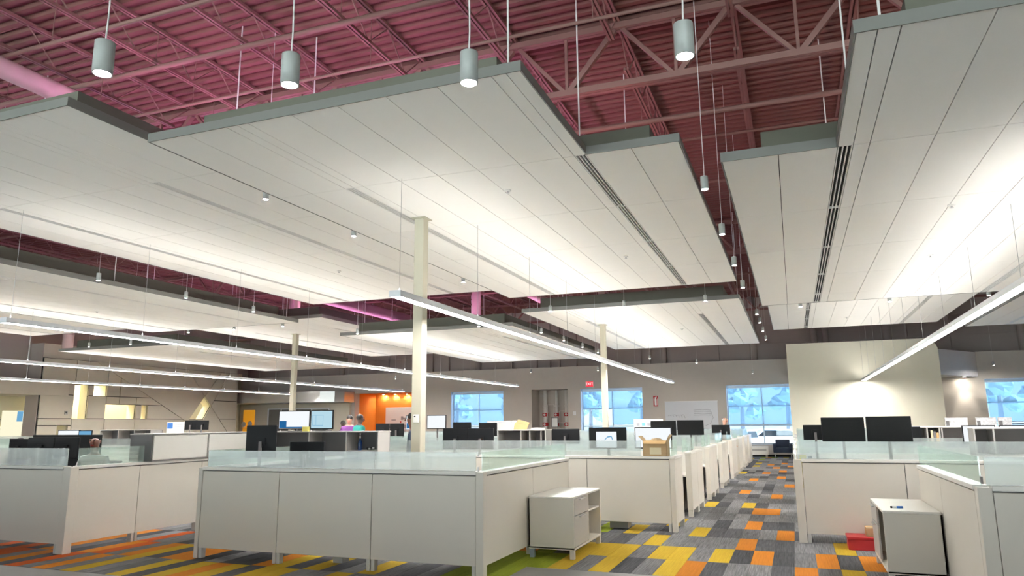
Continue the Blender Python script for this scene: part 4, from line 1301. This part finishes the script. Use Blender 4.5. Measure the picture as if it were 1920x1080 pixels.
def hutch_y(x0, x1, ys, z0, z1, label, dark_tail):
    """overhead cabinet running along Y with doors facing +X"""
    t = thing('overhead_cabinet', label, 'cabinet', ((x0 + x1) / 2, ys[0], z0), group='overhead storage')
    obj('end_panel', B(x0, x1 - 0.02, ys[0], ys[0] + 0.02, z0, z1 - 0.02), M_DGREY, t)
    obj('carcass', B(x0, x1 - 0.025, ys[0] + 0.02, dark_tail, z0 + 0.01, z1 - 0.02), M_GREY, t)
    obj('top', B(x0 - 0.01, x1 + 0.01, ys[0] - 0.01, dark_tail + 0.01, z1 - 0.02, z1), M_GREY, t, bevel=0.003)
    for a, b_ in zip(ys[:-1], ys[1:]):
        obj('door', B(x1 - 0.022, x1, a + 0.025, b_ - 0.012, z0 + 0.025, z1 - 0.03), M_CABW, t, bevel=0.003)
    obj('open_back', B(x1 - 0.03, x1 - 0.024, ys[-1], dark_tail, z0 + 0.02, z1 - 0.03), M_DGREY, t)
    return t


hutch_y(-9.70, -9.235, [8.56, 9.70, 10.63], 1.156, 1.578, 'long overhead cabinet with two cream doors above the left workstation', 10.92)


def cubby(x0, x1, y0, dep, z0, zt, divs, label, base=0.0, tops=M_GREY):
    """open cubby storage facing the viewer, standing on a closed base"""
    t = thing('cubby_storage', label, 'shelf', ((x0 + x1) / 2, y0, 0), group='cubby storage')
    t.location.z = base
    obj('base_cabinet', B(x0, x1, y0, y0 + dep, base, z0), M_CAB, t)
    obj('back_panel', B(x0, x1, y0 + dep - 0.02, y0 + dep, z0, zt - 0.022), M_DGREY, t)
    obj('top', B(x0 - 0.01, x1 + 0.01, y0 - 0.01, y0 + dep + 0.01, zt - 0.022, zt), tops, t, bevel=0.003)
    for x in [x0 + 0.011] + divs + [x1 - 0.011]:
        obj('divider', B(x - 0.011, x + 0.011, y0, y0 + dep - 0.02, z0, zt - 0.022), M_GREY, t)
    obj('floor_board', B(x0, x1, y0, y0 + dep - 0.02, z0, z0 + 0.018), M_GREY, t)
    return t


cubby(-9.22, -6.73, 11.0, 0.40, 1.05, 1.578, [-8.17, -7.38], 'grey open cubby storage behind the island, under two lit monitors')
cubby(-5.68, -4.64, 13.87, 0.38, 1.16, 1.565, [-5.17, -4.98, -4.74], 'small grey cubby unit with an envelope on top', 0.735)
t = None
cubby(2.52, 4.5, 12.9, 0.38, 1.16, 1.575, [2.78, 3.6], 'white topped cubby unit with a dark opening at right', 0.0, M_CABW)
cubby(2.08, 3.6, 15.45, 0.38, 1.16, 1.575, [2.28, 2.48, 2.52], 'farther cubby unit with files behind the right dark monitors', 0.0, M_CABW)
cubby(-18.3, -16.4, 15.1, 0.4, 1.16, 1.60, [-17.6, -17.0], 'grey cubby unit left of the overhead cabinet')
# hand sanitiser, glasses case and small desk things
t = thing('sanitiser_bottle', 'clear bottle of blue liquid with a pump in the cubby', 'bottle', (-7.19, 11.15, 1.068))
obj('bottle_body', G().lathe([(0.03, 0), (0.034, 0.01), (0.034, 0.15), (0.012, 0.19), (0.012, 0.2)], (-7.19, 11.15, 1.25), 14), M_CGLASS, t, smooth=True)
obj('pump', G().lathe([(0.013, 0.2), (0.013, 0.235), (0.005, 0.24), (0.005, 0.27), (0.015, 0.272), (0.015, 0.285)], (-7.19, 11.15, 1.25), 10), M_PAPER, t)
obj('shelf_riser', B(-7.36, -6.76, 11.03, 11.37, 1.23, 1.25), M_GREY, t)
t = thing('sunglasses', 'white and black sunglasses lying in the cubby beside the bottle', 'glasses', (-6.95, 11.15, 1.25))
obj('frame', G().tube([(-7.03, 11.12, 1.27), (-6.96, 11.10, 1.275), (-6.88, 11.12, 1.29)], 0.012, 8), M_PAPER, t)
obj('lens_pair', G().blob((-7.0, 11.1, 1.275), 0.025, 8, 6, sy=0.3).blob((-6.93, 11.1, 1.28), 0.025, 8, 6, sy=0.3), M_BLACK, t)
t = thing('envelope', 'large tan envelope leaning on the small cubby unit', 'envelope', (-5.17, 13.93, 1.565))
obj('envelope_body', G().prism([(-5.35, 1.567), (-5.07, 1.566), (-5.0, 1.70), (-5.24, 1.765), (-5.33, 1.68)], 'y', 13.93, 13.942), M_KRAFT, t)
obj('flap_fold', G().prism([(-5.28, 1.70), (-5.09, 1.66), (-5.08, 1.665), (-5.27, 1.706)], 'y', 13.927, 13.93), M_CARDB, t)
tag(obj('paper_stack', B(-4.97, -4.75, 13.93, 14.15, 1.565, 1.60), M_PAPER, bevel=0.004), 'small stack of white papers beside the tan envelope', 'paper')
t = thing('sticky_notes', 'yellow sticky notes under the lit monitors', 'notepad', (-8.27, 11.04, 1.578))
obj('pad', B(-8.33, -8.21, 11.01, 11.07, 1.578, 1.66), M_YEL, t)
obj('top_sheet', B(-8.33, -8.21, 11.006, 11.009, 1.60, 1.66), M_YEL, t)
t = thing('binder_files', 'tan and dark files standing in the farther right cubby', 'binder', (2.40, 15.5, 1.18))
for k in range(3):
    obj('binder', B(2.34 + 0.045 * k, 2.378 + 0.045 * k, 15.48, 15.72, 1.18, 1.50 - 0.02 * k), [M_BINDER, M_DGREY, M_KRAFT][k], t)


# ------------------------------------------------------------------ monitors
def monitor(x, y, zb, w, h, rz, label, scr=None, tilt=0.0, desk=0.735, arm=True):
    """local frame: screen side is -Y; rz turns it"""
    t = thing('monitor', label, 'monitor', (x, y, desk), rz, 'monitors')
    z0 = zb - desk
    obj('panel_case', B(-w / 2, w / 2, -0.012, 0.022, z0, z0 + h), M_BEZEL, t, bevel=0.005, local=True)
    s = obj('screen', B(-w / 2 + 0.016, w / 2 - 0.016, -0.014, -0.0125, z0 + 0.02, z0 + h - 0.016), scr or M_BLACK, t, local=True)
    obj('vesa_mount', B(-0.06, 0.06, 0.022, 0.05, z0 + h / 2 - 0.05, z0 + h / 2 + 0.05), M_BEZEL, t, local=True)
    obj('stand_column', B(-0.02, 0.02, 0.045, 0.075, 0.0, z0 + h / 2), M_DGREY, t, local=True)
    obj('stand_foot', B(-0.12, 0.12, -0.03, 0.14, 0.0, 0.012), M_DGREY, t, bevel=0.003, local=True)
    return t, s


PI = math.pi
R = math.radians
# left cluster
monitor(-12.28, 8.62, 1.16, 0.58, 0.34, R(172), 'black tilted monitor behind the left glass, near the left edge')
monitor(-11.72, 8.60, 1.18, 0.56, 0.34, R(184), 'wide black monitor behind the left glass, left of the bald man')
monitor(-11.14, 8.62, 1.18, 0.56, 0.34, R(178), 'black monitor directly left of the bald man')
tag(obj('desk_screen', B(-13.9, -12.1, 10.0, 10.05, 0.74, 1.54), M_BLACK, bevel=0.004), 'long black desk screen behind the left glass', 'screen')
mt, s = monitor(-16.92, 13.1, 1.33, 0.62, 0.28, R(12), 'lit blue and white monitor far behind the left glass', E_SCRW)
monitor(-16.42, 13.15, 1.33, 0.34, 0.27, R(20), 'narrow lit blue monitor beside the blue and white one', E_SCRB)
# island
monitor(-7.08, 8.45, 1.24, 0.42, 0.45, R(205), 'dark angled monitor seen from behind at the left end of the island')
monitor(-6.64, 8.92, 1.10, 0.60, 0.35, R(180), 'low black monitor just above the island glass')
# lit pair on cubby
t, s = monitor(-8.655, 11.2, 1.61, 0.675, 0.345, R(3), 'left lit monitor above the cubby storage showing a white window', E_SCRW, desk=1.578)
obj('wallpaper_patch', B(-0.315, -0.16, -0.0165, -0.0145, 0.075, 0.19), E_SCRD, s, local=True)
obj('taskbar', B(-0.315, 0.19, -0.0165, -0.0145, 0.06, 0.08), E_SCRD, s, local=True)
t, s = monitor(-8.045, 11.2, 1.61, 0.51, 0.345, R(-4), 'right lit monitor above the cubby storage showing a line drawing', E_SCRP, desk=1.578)
for a in ((-0.21, -0.203, 0.10, 0.29), (0.03, 0.037, 0.10, 0.28), (-0.21, 0.037, 0.283, 0.29), (-0.21, 0.037, 0.10, 0.107), (-0.13, -0.125, 0.11, 0.28)):
    obj('drawn_line', B(a[0], a[1], -0.0165, -0.0145, a[2], a[3]), E_SCRB, s, local=True)
# rear of the column
monitor(-10.42, 17.25, 1.35, 0.42, 0.36, R(180), 'black monitor back below the plan drawing, left one')
monitor(-9.98, 17.25, 1.35, 0.42, 0.36, R(182), 'black monitor back below the plan drawing, right one')
t, s = monitor(-9.60, 17.45, 1.53, 0.42, 0.39, R(10), 'lit monitor just left of the front column', E_SCRW)
obj('window_block', B(-0.18, 0.02, -0.0165, -0.0145, 0.84, 0.98), E_SCRD, s, local=True)
monitor(-8.82, 17.3, 1.56, 0.56, 0.36, R(0), 'white lit monitor just right of the front column', E_SCRW)
monitor(-5.99, 12.55, 1.22, 0.52, 0.39, R(180), 'black monitor back right of the front column, left of a pair')
monitor(-5.47, 12.55, 1.22, 0.52, 0.385, R(180), 'black monitor back right of the front column, right of a pair')
monitor(-7.98, 17.1, 1.40, 0.5, 0.33, R(182), 'farther black monitor in front of the leftmost window')
monitor(-7.3, 17.2, 1.38, 0.5, 0.33, R(178), 'farther black monitor under the white carton')
# second row right part
t, s = monitor(-3.05, 12.5, 1.25, 0.66, 0.36, R(2), 'black monitor with a bright picture in its middle', None)
obj('picture_window', B(-0.2, 0.16, -0.0165, -0.0145, 0.53, 0.80), E_SCRW, s, local=True)
obj('picture_shape', G().prism([(-0.06, 0.66), (0.0, 0.72), (0.07, 0.73), (0.1, 0.66), (0.085, 0.655), (0.06, 0.71), (0.0, 0.70), (-0.045, 0.655)], 'y', -0.0185, -0.0166), E_SCRB, s, local=True)
monitor(-2.26, 12.5, 1.25, 0.64, 0.36, R(-4), 'white lit monitor behind the cardboard box', E_SCRW)
monitor(-2.83, 17.0, 1.39, 0.58, 0.33, R(0), 'black monitor left of the whiteboard pair, partly behind the lit one')
monitor(-2.22, 17.0, 1.40, 0.59, 0.33, R(0), 'black monitor in front of the whiteboard sketches')
monitor(-2.16, 23.65, 1.29, 0.55, 0.30, R(178), 'small dark monitor under the bald man by the window')
monitor(-2.5, 20.2, 1.33, 0.30, 0.25, R(180), 'small dark monitor left of the bald man by the window')
monitor(-4.45, 14.6, 1.27, 0.60, 0.30, R(180), 'dark low monitor right of the small cubby unit')
# right side pair
monitor(0.665, 12.0, 1.385, 0.59, 0.355, R(0), 'left of the two large dark monitors before the yellow wall')
monitor(1.28, 11.98, 1.385, 0.60, 0.365, R(4), 'right of the two large dark monitors before the yellow wall')
monitor(0.33, 14.1, 1.36, 0.40, 0.26, R(180), 'small dark monitor peeking out left of the large pair')
monitor(1.75, 14.6, 1.30, 0.60, 0.28, R(180), 'small dark monitor peeking out right of the large pair')
monitor(2.83, 14.1, 1.30, 0.48, 0.30, R(0), 'white lit monitor left of two at the far right', E_SCRW)
monitor(3.36, 14.1, 1.30, 0.48, 0.30, R(0), 'white lit monitor right of two at the far right', E_SCRW)
# small pinboards on the right benches
for k, (x, w) in enumerate(((2.96, 0.38), (3.46, 0.33), (3.77, 0.22))):
    t = thing('pinboard', 'map printed desk board at far right, %s from the left' % ORD[k], 'board', (x, 16.5, 0.735), group='map printed desk boards')
    obj('board', B(x - w / 2, x + w / 2, 16.5, 16.515, 0.735, 1.732), M_MUG, t)
    obj('edge_strip', B(x - w / 2 - 0.008, x - w / 2, 16.495, 16.52, 0.735, 1.737), M_GREY, t)
    obj('phone', B(x - w / 2 + 0.01, x - w / 2 + 0.06, 16.47, 16.5, 1.58, 1.67), M_DGREY, t)
# far left monitors and documents
monitor(-20.66, 20.8, 1.55, 0.55, 0.34, R(182), 'left of a far pair of dark monitors under the diamond opening')
monitor(-20.1, 20.8, 1.55, 0.55, 0.33, R(178), 'right of a far pair of dark monitors under the diamond opening')
t = thing('document_stand', 'white pinned documents with a blue block far left', 'document', (-20.58, 20.0, 0.735))
obj('board', B(-20.98, -20.19, 20.0, 20.02, 0.735, 1.83), M_PAPER, t)
obj('blue_block', B(-20.95, -20.7, 19.99, 20.0, 1.6, 1.8), M_BLUE, t)
for k in range(4):
    obj('text_row', B(-20.6, -20.25, 19.99, 20.0, 1.62 + 0.05 * k, 1.635 + 0.05 * k), M_INK, t)
t = thing('white_carton', 'long white carton on the bench under the leftmost window', 'box', (-7.3, 18.1, 0.74))
obj('carton', B(-7.66, -6.95, 18.0, 18.3, 1.2, 1.755), M_PAPER, t, bevel=0.004)
obj('lid_edge', B(-7.67, -6.94, 17.995, 18.305, 1.70, 1.76), M_FIX, t)
obj('riser', B(-7.5, -7.1, 18.05, 18.25, 0.74, 1.2), M_GREY, t)
t = thing('picture_strip', 'white printed strip of small pictures in front of the exit window', 'print', (-3.6, 20.1, 0.74))
obj('strip', B(-4.15, -3.35, 20.1, 20.12, 0.74, 1.77), M_PAPER, t)
for k in range(5):
    obj('print', B(-4.08 + 0.15 * k, -3.99 + 0.15 * k, 20.09, 20.1, 1.60, 1.68), M_LBLUE if k % 2 else M_INK, t)
t = thing('phone_dock', 'small pale dock behind the right hand frosted glass', 'phone', (0.06, 11.6, 0.735))
obj('dock', B(0.03, 0.12, 11.56, 11.66, 0.735, 1.20), M_YEL, t)
obj('handset', B(0.14, 0.2, 11.57, 11.65, 0.735, 1.19), M_DGREY, t)

# lounge chair and heater by the aisle window
t = thing('lounge_chair', 'dark navy lounge chair under the aisle window', 'chair', (-0.6, 36.6, 0))
obj('seat', B(-1.0, -0.2, 36.2, 36.95, 0.26, 0.48), M_NAVY, t, bevel=0.04, seg=2)
obj('backrest', B(-0.92, -0.28, 36.85, 37.05, 0.45, 0.86), M_NAVY, t, bevel=0.05, seg=2)
for x in (-1.02, -0.32):
    obj('arm', B(x, x + 0.14, 36.2, 37.0, 0.26, 0.66), M_NAVY, t, bevel=0.03, seg=2)
for x in (-0.95, -0.25):
    for y in (36.28, 36.9):
        obj('leg', G().tube([(x, y, 0), (x, y, 0.27)], 0.016, 8), M_METAL, t)
t = thing('bench_heater', 'low white bench heater under the aisle window', 'heater', (-1.7, 37.2, 0))
obj('case', B(-2.6, -1.25, 37.0, 37.35, 0.12, 0.52), M_CABW, t, bevel=0.01)
obj('grille', B(-2.5, -1.35, 36.985, 37.0, 0.30, 0.40), M_GREY, t)
for x in (-2.5, -1.4):
    obj('foot', B(x, x + 0.08, 37.05, 37.3, 0, 0.12), M_GREY, t)

# ------------------------------------------------------------------ people


def skin_obj(name, nodes, edges, m, parent, root=0, sub=2):
    me = bpy.data.meshes.new(name)
    me.from_pydata([n[0] for n in nodes], edges, [])
    me.materials.append(m)
    o = bpy.data.objects.new(name, me)
    COL.objects.link(o)
    o.parent = parent
    md = o.modifiers.new('skin', 'SKIN')
    sk = me.skin_vertices[0].data
    for i, n in enumerate(nodes):
        r = n[1]
        sk[i].radius = r if isinstance(r, tuple) else (r, r)
        sk[i].use_root = (i == root)
    md.use_smooth_shade = True
    sm = o.modifiers.new('sub', 'SUBSURF')
    sm.levels = sm.render_levels = sub
    return o


def person(x, y, rz, label, seat, scale, skin, shirt, hair, bald=False, lean=0.0, drop_head=0.0):
    """local frame: faces -Y. seat=None stands; otherwise the seat height."""
    t = thing('person', label, 'person', (x, y, 0), rz)
    t.scale = (scale,) * 3
    pz = 0.95 if seat is None else seat / scale + 0.09
    T = lambda dz, dy=0.0, dx=0.0: (dx, dy - lean * dz, pz + dz)
    n, e = [], []

    def add(p, r, par=None):
        n.append((p, r))
        if par is not None:
            e.append((par, len(n) - 1))
        return len(n) - 1

    pel = add(T(0), (0.15, 0.11))
    sp = add(T(0.2), (0.135, 0.10), pel)
    ch = add(T(0.42), (0.155, 0.11), sp)
    nk = add(T(0.55), 0.055, ch)
    nk2 = add(T(0.615 - drop_head * 0.6, -0.01), 0.052, nk)
    hd = add(T(0.70 - drop_head, -0.03), (0.075, 0.092), nk2)
    add(T(0.80 - drop_head, -0.025), (0.07, 0.09), hd)
    sh = {}
    for s in (-1, 1):
        a = add(T(0.46, 0, s * 0.17), 0.062, ch)
        if seat is None:
            b = add(T(0.20, 0.03, s * 0.24), 0.046, a)
            c = add(T(0.0, -0.10, s * 0.23), 0.036, b)
            w = add(T(-0.06, -0.16, s * 0.21), 0.027, c)
        else:
            b = add(T(0.20, -0.05, s * 0.24), 0.046, a)
            c = add(T(0.16, -0.26, s * 0.19), 0.036, b)
            w = add(T(0.16, -0.34, s * 0.17), 0.027, c)
        wp = Vector(n[w][0])
        pm = add(tuple(wp + Vector((0, -0.05, -0.02))), 0.026, w)
        for k in range(4):
            f1 = add(tuple(wp + Vector((s * (0.027 - 0.018 * k), -0.10, -0.03))), 0.0095, pm)
            add(tuple(wp + Vector((s * (0.028 - 0.019 * k), -0.125 - 0.012 * (1 - abs(k - 1.5)), -0.055))), 0.0085, f1)
        th = add(tuple(wp + Vector((-s * 0.04, -0.045, -0.02))), 0.0105, pm)
        add(tuple(wp + Vector((-s * 0.052, -0.085, -0.035))), 0.009, th)
        hp = add(T(-0.05, 0, s * 0.095), 0.088, pel)
        if seat is None:
            kn = add((s * 0.10, -0.02, 0.50), 0.06, hp)
            an = add((s * 0.10, 0.02, 0.09), 0.04, kn)
        else:
            kn = add((s * 0.11, -0.42, pz - 0.02), 0.062, hp)
            an = add((s * 0.11, -0.38, 0.09), 0.04, kn)
        ap = Vector(n[an][0])
        add((ap.x, ap.y - 0.13, 0.045), 0.036, an)
        sh[s] = (a, b, c, w, hp, kn, an)
    skin_obj('body', n, e, skin, t, pel)
    # shirt
    P = lambda i, k=1.0, d=0.0: (n[i][0], tuple((r * k + d) for r in (n[i][1] if isinstance(n[i][1], tuple) else (n[i][1],) * 2)))
    sn = [P(pel, 1.05, 0.012), P(sp, 1, 0.016), P(ch, 1, 0.018), (T(0.53), (0.075, 0.07))]
    se = [(0, 1), (1, 2), (2, 3)]
    for s in (-1, 1):
        a, b, c, w = sh[s][:4]
        i = len(sn)
        sn += [P(a, 1, 0.016), P(b, 1, 0.014), P(c, 1, 0.010)]
        se += [(2, i), (i, i + 1), (i + 1, i + 2)]
    skin_obj('shirt', sn, se, shirt, t, 0)
    tn, te = [P(pel, 1.02, 0.008)], []
    for s in (-1, 1):
        i = len(tn)
        tn += [P(sh[s][4], 1, 0.012), P(sh[s][5], 1, 0.014), P(sh[s][6], 1, 0.016)]
        te += [(0, i), (i, i + 1), (i + 1, i + 2)]
    skin_obj('trousers', tn, te, M_TROU, t, 0)
    # head details
    hc = Vector(T(0.745 - drop_head, -0.03))
    for s in (-1, 1):
        obj('eye', G().blob(hc + Vector((s * 0.032, -0.088, 0.012)), 0.011, 8, 6, sy=0.5), M_HAIR, t, local=True)
        obj('ear', G().blob(hc + Vector((s * 0.079, 0.012, -0.005)), 0.03, 8, 6, sx=0.35, sy=0.6), skin, t, smooth=True, local=True)
        obj('eyebrow', G().tube([hc + Vector((s * 0.015, -0.092, 0.032)), hc + Vector((s * 0.048, -0.084, 0.034))], 0.005, 6), hair or skin, t, local=True)
    obj('nose', G().tube([hc + Vector((0, -0.09, 0.01)), hc + Vector((0, -0.112, -0.03)), hc + Vector((0, -0.085, -0.036))], [0.008, 0.016, 0.008], 8), skin, t, smooth=True, local=True)
    obj('mouth', G().tube([hc + Vector((-0.026, -0.086, -0.062)), hc + Vector((0, -0.094, -0.064)), hc + Vector((0.026, -0.086, -0.062))], 0.006, 6), M_RED, t, local=True)
    if hair:
        g = G().blob(hc + Vector((0, 0.022, 0.038)), 0.09, 16, 10, sx=0.90, sy=1.02, sz=0.92)
        if bald:
            g = G().tube([hc + Vector((-0.083, -0.02, 0.0)), hc + Vector((-0.07, 0.05, -0.01)), hc + Vector((0, 0.094, -0.015)), hc + Vector((0.07, 0.05, -0.01)), hc + Vector((0.083, -0.02, 0.0))], 0.022, 8)
        obj('hair', g, hair, t, smooth=True, local=True)
    return t


M_WHHAIR = mat('hair_white', (0.55, 0.53, 0.5), 0.7, var=0.1)
person(-10.86, 8.9, 0.5, 'bald man seated behind the left glass, only his head showing', 0.60, 1.02, M_SKIN2, M_WHSH, None)
person(-17.36, 12.2, 0.3, 'person with dark brown skin far behind the left glass, a sliver of head showing', 0.52, 0.98, M_SKIN3, M_DKSH, M_HAIR)
person(-11.62, 17.95, PI - 0.5, 'man in a teal shirt standing with his back turned near the orange alcove', None, 1.13, M_SKIN3, M_TEAL, M_HAIR, drop_head=0.06)
person(-12.28, 18.45, 0.45, 'dark haired man in a purple shirt facing the man in teal', None, 1.12, M_SKIN1, M_PURPLE, M_HAIR, drop_head=0.05)
person(-14.38, 21.2, 1.2, 'person with dark hair standing farther left of the talking pair', None, 1.01, M_SKIN3, M_DKSH, M_HAIR)
person(-7.28, 13.2, -1.1, 'person in a dark blue shirt half hidden behind the front column', None, 1.06, M_SKIN2, M_DKSH, M_HAIR)
person(-2.2, 25.45, 0.9, 'balding man standing in front of the aisle window', None, 1.04, M_SKIN1, M_WHSH, M_WHHAIR, bald=True)

# task chair under the seated man
t = thing('task_chair', 'dark task chair under the bald man', 'chair', (-10.86, 8.95, 0))
x, y = -10.86, 8.97
obj('seat', B(x - 0.24, x + 0.24, y - 0.28, y + 0.2, 0.50, 0.57), M_NAVY, t, bevel=0.03, seg=2)
obj('backrest', B(x - 0.22, x + 0.22, y + 0.26, y + 0.31, 0.68, 1.12), M_NAVY, t, bevel=0.02, seg=2)
obj('back_stem', B(x - 0.03, x + 0.03, y + 0.2, y + 0.3, 0.5, 0.7), M_DGREY, t)
obj('gas_post', G().tube([(x, y, 0.08), (x, y, 0.5)], 0.03, 12), M_METAL, t)
for k in range(5):
    a = k * 2 * PI / 5
    l_ = obj('base_arm', G().tube([(x, y, 0.1), (x + 0.28 * math.cos(a), y + 0.28 * math.sin(a), 0.07)], [0.025, 0.018], 8), M_DGREY, t)
    obj('castor', G().tube([(x + 0.28 * math.cos(a) - 0.015, y + 0.28 * math.sin(a), 0.03), (x + 0.28 * math.cos(a) + 0.015, y + 0.28 * math.sin(a), 0.03)], 0.03, 10), M_BLACK, l_)
